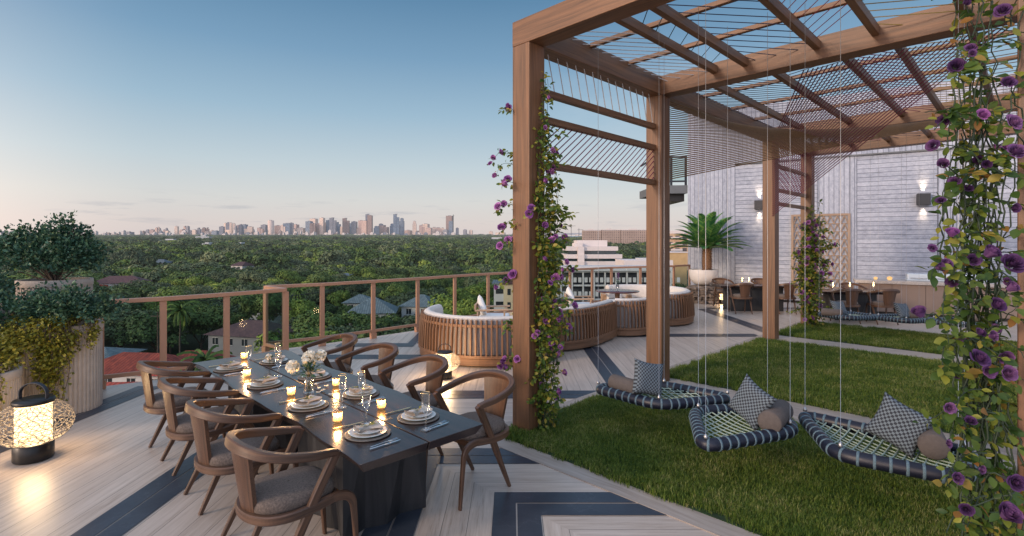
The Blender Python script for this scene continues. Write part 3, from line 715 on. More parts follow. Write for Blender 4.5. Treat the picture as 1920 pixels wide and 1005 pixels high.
# ------------------------------------------------------------------ net swings
def inset_poly(P, d):
    n = len(P); out = []
    for i in range(n):
        p, a, b = P[i], P[i-1], P[(i+1) % n]
        e1 = (p-a).normalized(); e2 = (b-p).normalized(); n1 = Vector((-e1.y, e1.x)); n2 = Vector((-e2.y, e2.x))
        bis = (n1+n2).normalized(); out.append(p+bis*d/max(.3, bis.dot(n1)))
    return out
def clipline(P, p, d):
    ts = []
    for i in range(len(P)):
        a, b = P[i], P[(i+1) % len(P)]; e = b-a; den = d.x*e.y-d.y*e.x
        if abs(den) < 1e-9: continue
        w = a-p; t_ = (w.x*e.y-w.y*e.x)/den; s_ = (w.x*d.y-w.y*d.x)/den
        if 0 <= s_ < 1: ts.append(t_)
    ts.sort(); return (ts[0], ts[-1]) if len(ts) > 1 else None
def swing(corners, z, label, bare=0, cablez=4.22, nband=34, tilt=0.0):
    C = [Vector((c[0], c[1])) for c in corners]
    if sum(C[i].x*C[(i+1) % 4].y-C[(i+1) % 4].x*C[i].y for i in range(4)) < 0: C = C[::-1]
    cen = sum(C, Vector((0, 0)))/4
    R_ = thing('net_swing', label, 'swing', (cen.x, cen.y, 0), world=True, group='net swings hung from the pergola')
    # rounded outline
    pts = []
    for i in range(4):
        p, a, b = C[i], C[i-1], C[(i+1) % 4]; r = .17
        p0 = p+(a-p).normalized()*r; p2 = p+(b-p).normalized()*r
        for k in range(7): t_ = k/6; pts.append(p0*(1-t_)**2+p*2*t_*(1-t_)+p2*t_*t_)
    full = []
    for i in range(len(pts)):
        a, b = pts[i], pts[(i+1) % len(pts)]; n = max(1, int((b-a).length/.05))
        for k in range(n): full.append(a+(b-a)*k/n)
    z_at = lambda p: z+tilt*(p.x-cen.x)
    m = MB(); m.tube([(p.x, p.y, z_at(p)) for p in full], .052, 14, closed=True); obj('tube_frame', m, M['navy'], R_)
    # lashings: thin cuffs spaced round the tube
    m = MB(); acc = 0; nxt = .05; n = len(full); tot = sum((full[(i+1) % n]-full[i]).length for i in range(n)); step = tot/nband
    for i in range(n):
        a, b = full[i], full[(i+1) % n]; L = (b-a).length
        if acc+L >= nxt:
            p = a+(b-a)*((nxt-acc)/L); d = (b-a).normalized()*.010
            pp = Vector((p.x, p.y, z_at(p))); dd = Vector((d.x, d.y, tilt*d.x))
            m.tube([pp-dd, pp-dd*.85, pp+dd*.85, pp+dd], [.050, .0555, .0555, .050], 14, caps=False); nxt += step*(.93+.14*random.random())
        acc += L
    obj('rope_lashing', m, M['band'], R_)
    ip = inset_poly(C, .06); m = MB(); e = (C[1]-C[0]).normalized()
    for ang in (.55, -.55):
        d = Vector((e.x*math.cos(ang)-e.y*math.sin(ang), e.x*math.sin(ang)+e.y*math.cos(ang))); nn = Vector((-d.y, d.x))
        for k in range(-22, 23):
            p = cen+nn*k*.062; r = clipline(ip, p, d)
            if r:
                a, b = p+d*r[0], p+d*r[1]; q = [a+(b-a)*j/6 for j in range(7)]
                m.tube([(v.x, v.y, z_at(v)-.035*math.sin(math.pi*j/6)*min(1, (b-a).length)) for j, v in enumerate(q)], .0065, 5, caps=False)
    obj('net', m, M['net'], R_)
    for c in C:
        v = c+(cen-c).normalized()*.05; zz = z_at(v)+.05
        m = MB(); m.tube([(v.x, v.y, zz+.04), (v.x, v.y, cablez)], .0019, 5)
        m.lathe([(.0, -.0), (.016, .004), (.018, .02), (.008, .04), (0, .045)], 8, (v.x, v.y, zz-.002))
        obj('cable', m, M['steel'], R_)
    return cen
def pillow_mesh(w, h, th, n=18, seed=0):
    m = MB(); r = random.Random(seed)
    for sg in (1, -1):
        P = []
        for i in range(n+1):
            row = []
            for j in range(n+1):
                a, b = -1+2*i/n, -1+2*j/n
                prof = max(0, (1-a**4)*(1-b**4))**.5
                pin = 1-.13*(1-a*a)*(b*b)**.9; pin2 = 1-.13*(1-b*b)*(a*a)**.9
                cr_ = 1+.05*math.sin(5*a+seed)*math.sin(4*b)
                row.append(Vector((a*w/2*pin2, sg*th/2*prof*cr_, b*h/2*pin)))
            P.append(row)
        if sg < 0: P = P[::-1]
        m.grid(P)
        if sg < 0: pass
    return m
def cushion(loc, rz, tiltx, roll, size, mat, label, cat='cushion', name='scatter_cushion', group=None, seed=1):
    m = pillow_mesh(size, size, size*.34, seed=seed)
    o = obj(name, m, M[mat]); o.location = loc
    o.rotation_euler = (Matrix.Rotation(rz, 3, 'Z') @ Matrix.Rotation(tiltx, 3, 'X') @ Matrix.Rotation(roll, 3, 'Y')).to_euler()
    md = o.modifiers.new('weld', 'WELD'); md.merge_threshold = .0005
    return tag(o, label, cat, group)
def bolster(loc, rz, L, r, label, group=None):
    m = MB(); prof = [(0, -L/2), (r*.9, -L/2), (r, -L/2+.012), (r, L/2-.012), (r*.9, L/2), (0, L/2)]; m.lathe(prof, 28)
    o = obj('bolster', m, M['bolster']); o.location = loc; o.rotation_euler = (math.pi/2, 0, rz)
    return tag(o, label, 'bolster', group)
ZS = .40
def g2(px, py, z=ZS): p = gp(px, py, z); return (p.x, p.y)
swing([g2(1113, 728), g2(1235, 760), g2(1374, 748), g2(1246, 723)], ZS, 'near net swing closest to the front post, hung at the left of the lawn', nband=36)
p = gp(1196, 741, ZS+.02); cushion((p.x+.10, p.y-.02, ZS+.20), math.radians(20), math.radians(-14), math.radians(14), .36, 'check', 'black and grey checked cushion on the leftmost near net swing', group=None, seed=2)
bolster((p.x-.10, p.y+.14, ZS+.085), math.radians(35), .36, .085, 'taupe bolster lying behind the checked cushion on the leftmost near swing')
swing([g2(1300, 771), g2(1318, 838), g2(1494, 808), g2(1443, 764)], ZS, 'near net swing in the middle of the three over the front lawn', nband=36)
p = gp(1415, 795, ZS+.02); cushion((p.x-.02, p.y+.02, ZS+.20), math.radians(-62), math.radians(-14), math.radians(24), .36, 'check', 'black and grey checked cushion on the middle near net swing', seed=3)
bolster((p.x+.17, p.y-.03, ZS+.10), math.radians(-40), .44, .095, 'taupe bolster beside the checked cushion on the middle near swing')
swing([g2(1501, 778), g2(1566, 852), g2(1812, 900), g2(1822, 850)], ZS, 'near net swing at the right, partly behind the foreground roses', nband=34)
p = gp(1690, 838, ZS+.02); cushion((p.x-.02, p.y+.0, ZS+.19), math.radians(-40), math.radians(-14), math.radians(24), .36, 'check', 'black and grey checked cushion on the rightmost near net swing', seed=4)
bolster((p.x+.19, p.y-.04, ZS+.10), math.radians(-32), .40, .095, 'taupe bolster beside the checked cushion on the rightmost near swing')
for k, (cx_, cy_, rz, wd_) in enumerate(((1590, 592, -.25, 1.15), (1690, 597, -.2, 1.15), (1795, 604, -.25, 1.3))):
    p = gp(cx_, cy_, .40); R2 = Matrix.Rotation(rz, 2)
    cs = [p.xy+R2 @ Vector(v) for v in ((-wd_/2, .15), (-.1, -.42), (wd_/2, -.15), (.2, .42))]
    wn = ['left', 'middle', 'right'][k]
    swing(cs, .40, f'far net swing at the {wn} of the distant row by the bar', nband=44)
    dx = (-.18, .05, .15)[k]
    cushion((p.x+dx, p.y+.02, .56), .35, -.5, .1, .36, 'check', f'checked cushion lying on the {wn} far net swing', seed=5+k)
    bolster((p.x+dx-.2*(1 if k == 0 else -.9), p.y-.05, .48), .9, .4, .08, f'taupe bolster on the {wn} far net swing')

# ------------------------------------------------------------------ dining chairs
def make_chair():
    t_ = thing('dining_chair', 'chair', 'chair', (0, 0, 0), group='curved walnut dining chairs')
    half = [(.375, .262, .742), (.33, .268, .752), (.22, .282, .768), (.08, .275, .796), (-.03, .225, .824), (-.095, .13, .845), (-.115, 0, .852)]
    path = cr(half+[(x_, -y_, z_) for x_, y_, z_ in half[-2::-1]], 7)
    n = len(path); ups = []; ws = []; hs = []
    for i in range(n):
        f = abs(i/(n-1)*2-1); ws.append(.040+.012*(1-f)); hs.append(.040+.022*(1-f)); ups.append(Vector((.25*(1-f), 0, 1)))
    m = MB(); m.sweep(path, ws, hs, ups, ch=.007, uo=1.0); obj('top_rail', m, M['chair'], t_)
    # curved back splat
    P = []; Q = []
    for i in range(9):
        a = -1+2*i/8; ro = []; ri = []
        for j in range(7):
            f = j/6; wv = .155-.035*f if f < .5 else .155-.035*f; zz = .838-.372*f; xx = -.108+.05*f+(.028*(a*a)); yy = a*wv*(1-.12*f)
            ro.append(Vector((xx-.011, yy, zz))); ri.append(Vector((xx+.011, yy, zz)))
        P.append(ro); Q.append(ri)
    m = MB()
    def uvgrid(G, flip):
        o = len(m.v); nv = len(G[0]); m.v.extend([tuple(q) for r in G for q in r])
        for i in range(len(G)-1):
            for j in range(nv-1):
                f = [o+i*nv+j, o+(i+1)*nv+j, o+(i+1)*nv+j+1, o+i*nv+j+1]; uv = [(3+j*.06, i*.035), (3+j*.06, i*.035+.035), (3+j*.06+.06, i*.035+.035), (3+j*.06+.06, i*.035)]
                if flip: f = f[::-1]; uv = uv[::-1]
                m.f.append(f); m.sm.append(True); m.uv.append(uv)
    uvgrid(P, True); uvgrid(Q, False)
    for e in (0, 8): m.grid([[P[e][j] for j in range(7)], [Q[e][j] for j in range(7)]] if e else [[Q[e][j] for j in range(7)], [P[e][j] for j in range(7)]], smooth=False)
    obj('back_splat', m, M['chair'], t_)
    # seat frame, a bent U running into the front legs
    fh = [(.36, .235, .462), (.25, .247, .452), (.12, .246, .446), (.01, .205, .446), (-.052, .11, .446), (-.07, 0, .446)]
    path = cr(fh+[(x_, -y_, z_) for x_, y_, z_ in fh[-2::-1]], 6); m = MB(); m.sweep(path, .036, .052, ch=.006); m.sweep([(.41, -.215, .452), (.41, .215, .452)], .03, .045)
    obj('seat_frame', m, M['chair'], t_)
    # cushion
    m = MB(); N = 26; ring = []
    for (sc__, z_) in ((.93, .452), (1.0, .475), (1.0, .505), (.96, .525), (.82, .538), (.5, .545), (.02, .546)):
        r_ = []
        for k in range(N*2):
            a = math.pi*k/N; c, s = math.cos(a), math.sin(a); e = 2/3.4
            xx = .195+.245*math.copysign(abs(c)**e, c)*sc__; yy = .218*math.copysign(abs(s)**e, s)*sc__*(1-.10*(xx < .1)*(.1-xx)/.15)
            r_.append(Vector((xx, yy, z_)))
        ring.append(r_+[r_[0]])
    m.grid([list(x_) for x_ in zip(*ring)]); obj('seat_cushion', m, M['fabric'], t_)
    for sg in (1, -1):
        p = cr([(.378, .262*sg, .752), (.33, .257*sg, .66), (.235, .250*sg, .48), (.10, .236*sg, .20), (.0, .225*sg, 0)], 4); n = len(p)
        m = MB(); m.sweep(p, [.036-.012*i/(n-1) for i in range(n)], [.058-.006*i/(n-1) if i < n*.6 else .050-.022*(i/(n-1)-.6)/.4 for i in range(n)], (1, 0, 0), ch=.006); obj('rear_leg', m, M['chair'], t_)
        p = cr([(.30, .238*sg, .460), (.39, .236*sg, .464), (.455, .234*sg, .448), (.492, .232*sg, .405), (.505, .231*sg, .33), (.52, .228*sg, .15), (.53, .225*sg, 0)], 5); n = len(p)
        ups = []
        for i in range(n):
            f = min(1, i/(n*.45)); ups.append(Vector((f, 0, 1-f+.01)))
        m = MB(); m.sweep(p, .030, [.048+.008*math.sin(math.pi*min(1, i/(n*.6)))-.026*max(0, i/(n-1)-.4)/.6 for i in range(n)], ups, ch=.006); obj('front_leg', m, M['chair'], t_)
    return t_
chair0 = make_chair(); first = [True]
def place_chair(x_, y_, rz, label, group, sc__=None):
    if first[0]:
        first[0] = False; chair0.location = (x_, y_, .002); chair0.rotation_euler = (0, 0, rz); chair0['label'] = label; chair0['group'] = group; return chair0
    return dup(chair0, (x_, y_, .002), rz, label, group)
nth = ['nearest', 'second', 'third', 'farthest']
for k in range(4):
    p = ab(1.075, -3.2-.88*k); place_chair(p.x, p.y, math.radians(45+(0, 2.5, -2, 1.5)[k]), f'{nth[k]} walnut dining chair in the row on the left side of the long table', 'dining chairs along the left side of the long table')
for k in range(4):
    p = ab(2.985, -3.242-.88*k); place_chair(p.x, p.y, math.radians(225+(1, -3, 2, -1)[k]), f'{nth[k]} walnut dining chair in the row on the right side of the long table', 'dining chairs along the right side of the long table')

# ------------------------------------------------------------------ dining table
def dining_table(name, label, a0, a1, b0, b1, frame, mats, chamf=True):
    """frame(a,b,z)->world; a across, b along (b1 nearer)"""
    cen = frame((a0+a1)/2, (b0+b1)/2, 0)
    T = thing(name, label, 'table', tuple(cen), world=True)
    mid = (a0+a1)/2; r = random.Random(5)
    for side in (0, 1):
        ea = a0 if side == 0 else a1; inner = mid+(-.005 if side == 0 else .005); sg = 1 if side == 0 else -1
        N = 22; m = MB(); top = []; bot = []
        for k in range(N+1):
            b = b0+(b1-b0)*k/N; wv = .018*math.sin(3.1*b+side*2)+.010*math.sin(8.3*b+side)
            top.append((ea+wv, b)); bot.append((ea+wv+sg*.045, b))
        e0, e1 = (0, .035), (0, .035)
        zt, zb = .75, .685
        vs = []; 
        for (ta, tb), (ba, bb_) in zip(top, bot):
            bb2 = min(max(bb_, b0+.03), b1-.03)
            vs += [frame(ta, tb, zt), frame(ba, bb2, zb), frame(inner, tb, zt), frame(inner, bb2, zb)]
        fs = []; uv = []
        for k in range(N):
            o = 4*k; q = 4*(k+1); L0 = (b1-b0)*k/N; L1 = (b1-b0)*(k+1)/N; w_ = abs(inner-ea)
            for f, vv in (((o, o+2, q+2, q), (0, w_)), ((o+1, q+1, q+3, o+3), None), ((o, q, q+1, o+1), None), ((o+2, o+3, q+3, q+2), None)):
                fs.append(f if side == 0 else f[::-1])
                u_ = [(L0, side+0), (L0, side+w_), (L1, side+w_), (L1, side+0)]; uv.append(u_ if side == 0 else u_[::-1])
        e = 4*N
        for f in ((0, 1, 3, 2), (e, e+2, e+3, e+1)): fs.append(f if side == 0 else f[::-1]); uv.append([(0, side), (0, side+.06), (.4, side+.06), (.4, side)])
        m.add(vs, fs, uv); obj('tabletop_plank', m, M['table'], T, bevel=.004)
    # folded faceted plinths
    for c0, c1 in ((b0+.55, b0+1.25), (b1-1.28, b1-.56)) if b1-b0 > 3 else ((b0+.35, b1-.35),):
        A0, A1 = a0+.17, a1-.09; m = MB()
        def side_pts(z, off):
            P = []
            n1, n2 = 4, 5
            for k in range(n1): P.append((A0+(A1-A0)*k/n1, c0, k))
            for k in range(n2): P.append((A1, c0+(c1-c0)*k/n2, k))
            for k in range(n1): P.append((A1-(A1-A0)*k/n1, c1, k))
            for k in range(n2): P.append((A0, c1-(c1-c0)*k/n2, k))
            ca, cb = (A0+A1)/2, (c0+c1)/2
            return [frame(ca+(a-ca)*(1-(off if k % 2 else 0)), cb+(b-cb)*(1-(off if k % 2 else 0)), z) for a, b, k in P]
        top = side_pts(.684, .0); bot = side_pts(0.003, .17); n = len(top); vs = top+bot; fs = [tuple(range(n))[::-1]]; uv = [[(0, 0)]*n]
        for k in range(n):
            j = (k+1) % n; fs += [(k, j, n+k), (j, n+j, n+k)] if k % 2 else [(k, j, n+j), (k, n+j, n+k)]
            x0, x1 = k*.17, k*.17+.17
            uv += [[(.68, x0), (.68, x1), (0, x0)], [(.68, x1), (0, x1), (0, x0)]] if k % 2 else [[(.68, x0), (.68, x1), (0, x1)], [(.68, x0), (0, x1), (0, x0)]]
        m.add(vs, fs, uv); obj('plinth', m, M['char'], T)
    for k in range(3):
        b = b1-.55-.62*k; m = MB()
        for sg in (-1, 1):
            q = [frame(mid+sg*.008, b-.006, .7508), frame(mid+sg*.075, b-.02, .7508), frame(mid+sg*.075, b+.014, .7508), frame(mid+sg*.008, b+.006, .7508)]
            m.add(q, [(0, 1, 2, 3)])
        if b1-b0 > 3: obj('butterfly_key', m, M['char'], T)
    return T
dining_table('dining_table', 'long dark wooden dining table laid for eight in the foreground', 1.464, 2.392, -6.157, -2.66, lambda a, b, z: ab(a, b, z), None)

# table setting --------------------------------------------------------
TZ = .7515
def disc(name, prof, mat, label, cat, loc, group, n=40, rim=None, cat_parts=None):
    m = MB(); m.lathe(prof, n); o = obj(name, m, M[mat]); o.location = loc; tag(o, label, cat, group)
    if rim:
        m = MB(); m.lathe(rim[0], n); c = obj('rim', m, M[rim[1]], o)
    return o
def fork(pos, rz, label, mat='silver'):
    m = MB(); L = .20
    m.sweep([(-.10, 0, .004), (0, 0, .006), (.035, 0, .004)], [.010, .005, .006], .003, ch=.001)
    m.add([(.035, -.011, .004), (.035, .011, .004), (.055, .012, .002), (.055, -.012, .002)], [(0, 3, 2, 1)])
    for k in range(4): y = -.0105+k*.007; m.sweep([(.054, y, .002), (.10, y, .006)], .0035, .002)
    o = obj('fork', m, M[mat]); o.location = pos; o.rotation_euler = (0, 0, rz); return tag(o, label, 'fork', 'forks on the long table')
def knife(pos, rz, label, mat='silver'):
    m = MB(); m.sweep([(-.11, 0, .006), (-.01, 0, .006)], [.011, .009], .006, ch=.002); m.sweep([(-.01, 0, .006), (.08, .001, .006), (.11, .004, .006)], [.015, .016, .003], .0018)
    o = obj('knife', m, M[mat]); o.location = pos; o.rotation_euler = (0, 0, rz); return tag(o, label, 'knife', 'knives on the long table')
def napkin(pos, rz, label):
    R_ = thing('napkin', label, 'napkin', pos, rz, 'folded napkins on the plates')
    m = MB(); P = []
    for i in range(15):
        f = i/14*2-1; wd_ = .016+.042*abs(f)**1.1; row = []
        for j in range(13):
            a = 2*math.pi*j/12; rr = 1+.28*math.sin(3*a+i*.4)+.12*math.sin(7*a+i)
            row.append(Vector((f*.078, math.cos(a)*wd_*rr, .014+.012*math.sin(a)*(.7+.9*abs(f))*rr)))
        P.append(row)
    m.grid(P); obj('cloth', m, M['linen'], R_)
    m = MB()
    for k in range(9):
        a = random.uniform(-.9, .9)+(math.pi if k % 2 else 0); L = random.uniform(.03, .055)
        m.tube([(0, 0, .026), (L*.5*math.cos(a), L*.5*math.sin(a), .034), (L*math.cos(a), L*math.sin(a), .032)], .0012, 4)
        for q in range(3):
            f = .5+.25*q; c = Vector((L*f*math.cos(a), L*f*math.sin(a), .035)); d = Vector((math.cos(a+.8), math.sin(a+.8), .2))*.012; e = Vector((-d.y, d.x, 0))*.35
            m.add([c, c+d*.5+e, c+d, c+d*.5-e], [(0, 1, 2, 3)])
    obj('herb_sprig', m, M['trail'], R_); return R_
left = [(1.725, -3.055), (1.693, -3.89), (1.677, -4.74), (1.645, -5.58)]
right = [(2.14, -3.083), (2.134, -3.892), (2.107, -4.70), (2.075, -5.58)]
for side, rows in (('left', left), ('right', right)):
    for k, (a, b) in enumerate(rows):
        w_ = f'{nth[k]} place on the {side} of the long table'; p = ab(a, b, TZ); fl = math.radians(45 if side == 'left' else 225)
        disc('charger', [(0, 0), (.135, 0), (.148, .003), (.149, .008), (.140, .008), (0, .006)], 'slatep', 'dark round charger at the '+w_, 'charger', p, 'chargers on the long table')
        disc('dinner_plate', [(0, 0), (.075, 0), (.122, .010), (.1235, .0125), (.118, .0125), (.075, .004), (0, .004)], 'china', 'green rimmed dinner plate at the '+w_, 'plate', p+Vector((0, 0, .0085)), 'dinner plates on the long table', rim=([(.119, .0118), (.124, .0128), (.1245, .0105), (.121, .0088)], 'jade'))
        disc('side_plate', [(0, 0), (.06, 0), (.096, .009), (.0975, .012), (.093, .012), (.06, .004), (0, .004)], 'china', 'small white scalloped plate at the '+w_, 'plate', p+Vector((0, 0, .0215)), 'small plates on the long table', n=10, rim=([(.0935, .0112), (.098, .0122), (.0984, .0108), (.0955, .0092)], 'jade'))
        napkin(tuple(p+Vector((0, 0, .030))), fl+math.radians(random.uniform(-20, 35)), 'beige napkin at the '+w_)
        dd = 1
        q = ab(a-.01, b+.215, TZ); fork(tuple(q), math.radians(45 if side == 'left' else 50)+.05, 'silver fork at the '+w_)
        q = ab(a-.02, b+.25, TZ); knife(tuple(q), math.radians(45 if side == 'left' else 50), 'silver knife by the fork at the '+w_)
        q = ab(a-.02, b-.22, TZ); knife(tuple(q), math.radians(40 if side == 'left' else 45), 'gold handled butter knife at the '+w_, 'gold')
def flute(px, py, label, h=.25):
    p = gp(px, py, .752); R_ = thing('champagne_flute', label, 'glass', tuple(p), group='champagne flutes on the long table')
    m = MB(); m.lathe([(0, .001), (.034, .001), (.033, .004), (.006, .010), (.0045, .02), (.0045, h*.40), (.008, h*.43), (.024, h*.52), (.029, h*.66), (.028, h)], 24); obj('bowl', m, M['clear'], R_)
    m = MB(); m.lathe([(.0285, h-.004), (.0292, h-.004), (.0292, h+.001), (.0280, h+.001)], 24); obj('gold_rim', m, M['gold'], R_)
for px, py, lab in ((687, 795, 'nearest champagne flute on the left half of the long table'), (642, 764, 'champagne flute between the two middle candles of the long table'), (798, 806, 'champagne flute on the right half beside the nearest right plate'),
                    (522, 706, 'champagne flute on the centre seam beyond the flower vase'), (678, 757, 'champagne flute before the second plate on the right half'), (520, 684, 'farthest champagne flute at the end of the long table'), (466, 690, 'champagne flute beside the farthest plate on the left half')): flute(px, py, lab, .25 if px > 600 else .22)
def votive(px, py, lab, scl=1.):
    p = gp(px, py, .752); R_ = thing('votive_candle', lab, 'candle', tuple(p), group='lit glass votives on the long table')
    m = MB(); m.lathe([(0, .002), (.027, .002), (.032, .018), (.030, .045), (.034, .068), (.032, .068), (.028, .045), (.029, .018), (0, .008)], 14, smooth=False); obj('glass_cup', m, M['frost'], R_)
    m = MB(); m.lathe([(0, .009), (.026, .009), (.027, .024), (.010, .022), (0, .021)], 16); obj('wax', m, M['wax'], R_)
    m = MB(); m.lathe([(0, .026), (.006, .032), (.0075, .040), (.0045, .052), (0, .066)], 10); obj('flame', m, M['flame'], R_)
    light('candle_light', 'POINT', (0, 0, .084), 4.0, (1, .54, .22), R_, shadow_soft_size=.02, specular_factor=.35)
for px, py, lab in ((633, 791, 'nearest lit glass votive on the left half of the long table'), (715, 766, 'lit glass votive on the right half of the long table'), (546, 741, 'lit glass votive left of the flower vase'), (630, 724, 'lit glass votive right of the flower vase'),
                    (463, 706, 'lit glass votive beyond the third left plate'), (458, 673, 'farthest lit glass votive near the far left plate')): votive(px, py, lab)
# flowers
def bloom(m, c, r, npt=70, seed=0):
    rr = random.Random(seed)
    for k in range(npt):
        z_ = 1-1.7*(k+.5)/npt; ph = k*2.39996; s_ = math.sqrt(max(0, 1-z_*z_)); n = Vector((s_*math.cos(ph), s_*math.sin(ph), z_)); t1 = n.orthogonal().normalized(); t1 = (Matrix.Rotation(rr.random()*6.28, 3, n) @ t1)
        t2 = n.cross(t1); q = Vector(c)+n*r*.62; w_ = r*.42
        tipn = (n+t2*.9).normalized()
        m.add([q-t1*w_*.5, q+t1*w_*.5, q+t1*w_*.75+n*r*.25+t2*r*.22, q+n*r*.40+t2*r*.42, q-t1*w_*.75+n*r*.25+t2*r*.22], [(0, 1, 2, 3, 4)], smooth=False)
def leafspray(m, base, n, L, seed):
    rr = random.Random(seed)
    for k in range(n):
        a = rr.random()*6.28; el = rr.uniform(-.1, 1.1); d = Vector((math.cos(a)*math.cos(el), math.sin(a)*math.cos(el), math.sin(el)))
        b = Vector(base)+d*rr.uniform(.1, .7)*L; e = d.cross(Vector((0, 0, 1))).normalized()*rr.uniform(.008, .014); l = rr.uniform(.035, .06)
        dd = (d+Vector((rr.uniform(-.6, .6), rr.uniform(-.6, .6), rr.uniform(-.5, .3)))).normalized()*l
        m.add([b, b+dd*.45+e, b+dd, b+dd*.45-e], [(0, 1, 2, 3)])
p = gp(579, 737, .752); vs_ = thing('flower_vase', 'clear glass vase of white peonies and dark leaves on the long table', 'vase', tuple(p))
m = MB(); m.lathe([(0, .002), (.040, .002), (.042, .03), (.036, .09), (.046, .145), (.044, .145), (.034, .09), (.039, .03), (0, .01)], 20); obj('glass_body', m, M['clear'], vs_)
m = MB()
for k in range(10): a = k*.63; m.tube([(.02*math.cos(a), .02*math.sin(a), .01), (-.012*math.cos(a), -.012*math.sin(a), .12), (.09*math.cos(a)*(k % 3)/2, .09*math.sin(a)*(k % 3)/2, .24)], .0022, 5)
obj('stems', m, M['stem'], vs_)
m = MB(); leafspray(m, (0, 0, .17), 110, .14, 4); obj('leaves', m, M['shrub'], vs_)
for c, r, sd_ in (((-.0, .02, .285), .062, 1), ((.075, .06, .30), .05, 2), ((-.12, -.03, .225), .055, 3)):
    m = MB(); bloom(m, c, r, 80, sd_); obj('peony', m, M['petal_w'], vs_)
p = gp(500, 690, .752); m = MB(); bloom(m, (0, 0, .0), .032, 50, 9); o = obj('rosebud', m, M['petal_w']); o.location = p+Vector((0, .05, .10)); tag(o, 'single white rosebud resting above the farthest right plate', 'flower')
m = MB(); leafspray(m, (0, 0, -.03), 16, .06, 5); m.tube([(0, 0, -.01), (.01, 0, -.095)], .002, 5); obj('stem', m, M['shrub'], o)
for k, (px, py) in enumerate(((592, 722), (598, 729), (606, 733), (612, 725), (597, 737), (620, 741))):
    p = gp(px, py, .753); m = MB(); a = random.random()*3
    P = [[Vector((math.cos(a)*(i-2)*.009-math.sin(a)*(j-2)*.007, math.sin(a)*(i-2)*.009+math.cos(a)*(j-2)*.007, .0035+.0022*((i-2)**2+(j-2)**2)*.6)) for j in range(5)] for i in range(5)]
    m.grid(P); o = obj('fallen_petal', m, M['petal_w']); o.location = p
    tag(o, 'small white petal fallen on the table beside the flower vase', 'petal', 'white petals scattered by the vase')

# ------------------------------------------------------------------ lanterns
def lantern(p, s, label, power):
    R_ = thing('lantern', label, 'lantern', tuple(p), group='wicker cage lanterns glowing on the deck')
    m = MB(); m.lathe([(0, .002), (.142*s, .002), (.148*s, .012*s), (.148*s, .15*s), (.14*s, .157*s), (0, .157*s)], 40); obj('base', m, M['black'], R_)
    m = MB(); m.lathe([(.132*s, .158*s), (.132*s, .515*s)], 40); obj('diffuser', m, M['drum'], R_)
    m = MB(); m.lathe([(0, .516*s), (.15*s, .516*s), (.155*s, .525*s), (.155*s, .545*s), (.145*s, .556*s), (0, .560*s)], 40); obj('lid', m, M['black'], R_)
    m = MB(); c = [(-.125*s, 0, .556*s)]+[(.125*s*math.cos(math.pi-a*math.pi/14), 0, .60*s+.10*s*math.sin(a*math.pi/14)) for a in range(15)]+[(.125*s, 0, .556*s)]
    m.sweep(cr(c, 2), .034*s, .012*s, (0, 0, 1) if False else [Vector((0, 0, 1)) if abs(q[0]) < .11*s else Vector((-1 if q[0] < 0 else 1, 0, .1)) for q in cr(c, 2)], ch=.002)
    obj('handle', m, M['sconce'], R_)
    m = MB(); r = random.Random(3); n = 30
    def sp(a, f):          # bulging cage between base top and lid
        R0 = (.150+.155*math.sin(math.pi*f)**.62)*s; sq = 1+.035*math.cos(4*a)
        return Vector((R0*math.cos(a)*sq, R0*math.sin(a)*sq, (.165+.34*f)*s))
    for fam in (1, -1):
        for k in range(n):
            a0 = 2*math.pi*k/n; ph = r.random()*6
            m.tube([sp(a0+fam*(1.15*f_/22)+.045*math.sin(f_*1.1+ph), f_/22) for f_ in range(23)], .0026*s, 4, caps=False)
    for k in range(9):
        f = .1+.8*k/8; ph = r.random()*6
        m.tube([sp(2*math.pi*j/60, min(1, max(0, f+.03*math.sin(5*2*math.pi*j/60+ph)))) for j in range(60)], .0022*s, 4, closed=True)
    obj('wire_cage', m, M['wire'], R_)
    light('lantern_light', 'POINT', (0, 0, .34*s), power, (1, .66, .34), R_, shadow_soft_size=.12*s, specular_factor=.08)
    return R_
lantern((-4.42, 4.78, .005), 1.0, 'large glowing wicker lantern beside the fluted planters', 50)
lantern((-.99, 7.62, .005), .72, 'glowing wicker lantern in front of the curved sofa', 90)
lantern((6.93, 17.0, .005), .82, 'glowing wicker lantern at the foot of the potted palm', 110)

# ------------------------------------------------------------------ fluted planters and shrubs
def leaves(name, pts, nrm, size, mat, parent, bend=.25, droop=0., label=None, aspect=.5, jitter=.8, seed=1):
    r = np.random.RandomState(seed); P = np.asarray(pts, dtype=float); n = len(P)
    N = np.asarray(nrm, dtype=float)+r.normal(0, jitter, (n, 3)); N[:, 2] -= droop; N /= np.linalg.norm(N, axis=1)[:, None]+1e-9
    T = np.cross(N, r.normal(0, 1, (n, 3))); T /= np.linalg.norm(T, axis=1)[:, None]+1e-9
    B = np.cross(N, T); s = size*(.6+.8*r.rand(n))[:, None]
    # leaf lies along N-ish (outwards), width T, fold along B
    a = P; tip = P+N*s; l = P+N*s*.5+T*s*aspect*.5-B*s*bend*.3; q = P+N*s*.5-T*s*aspect*.5-B*s*bend*.3; mid = P+N*s*.5
    V = np.stack([a, l, tip, q, mid], 1).reshape(-1, 3)
    idx = np.arange(n)*5
    Fc = np.concatenate([np.stack([idx, idx+1, idx+4], 1), np.stack([idx+1, idx+2, idx+4], 1), np.stack([idx+2, idx+3, idx+4], 1), np.stack([idx+3, idx, idx+4], 1)], 0).tolist()
    o = mk(name, V, Fc, mat, parent=parent)
    if label: o['label'] = label
    return o
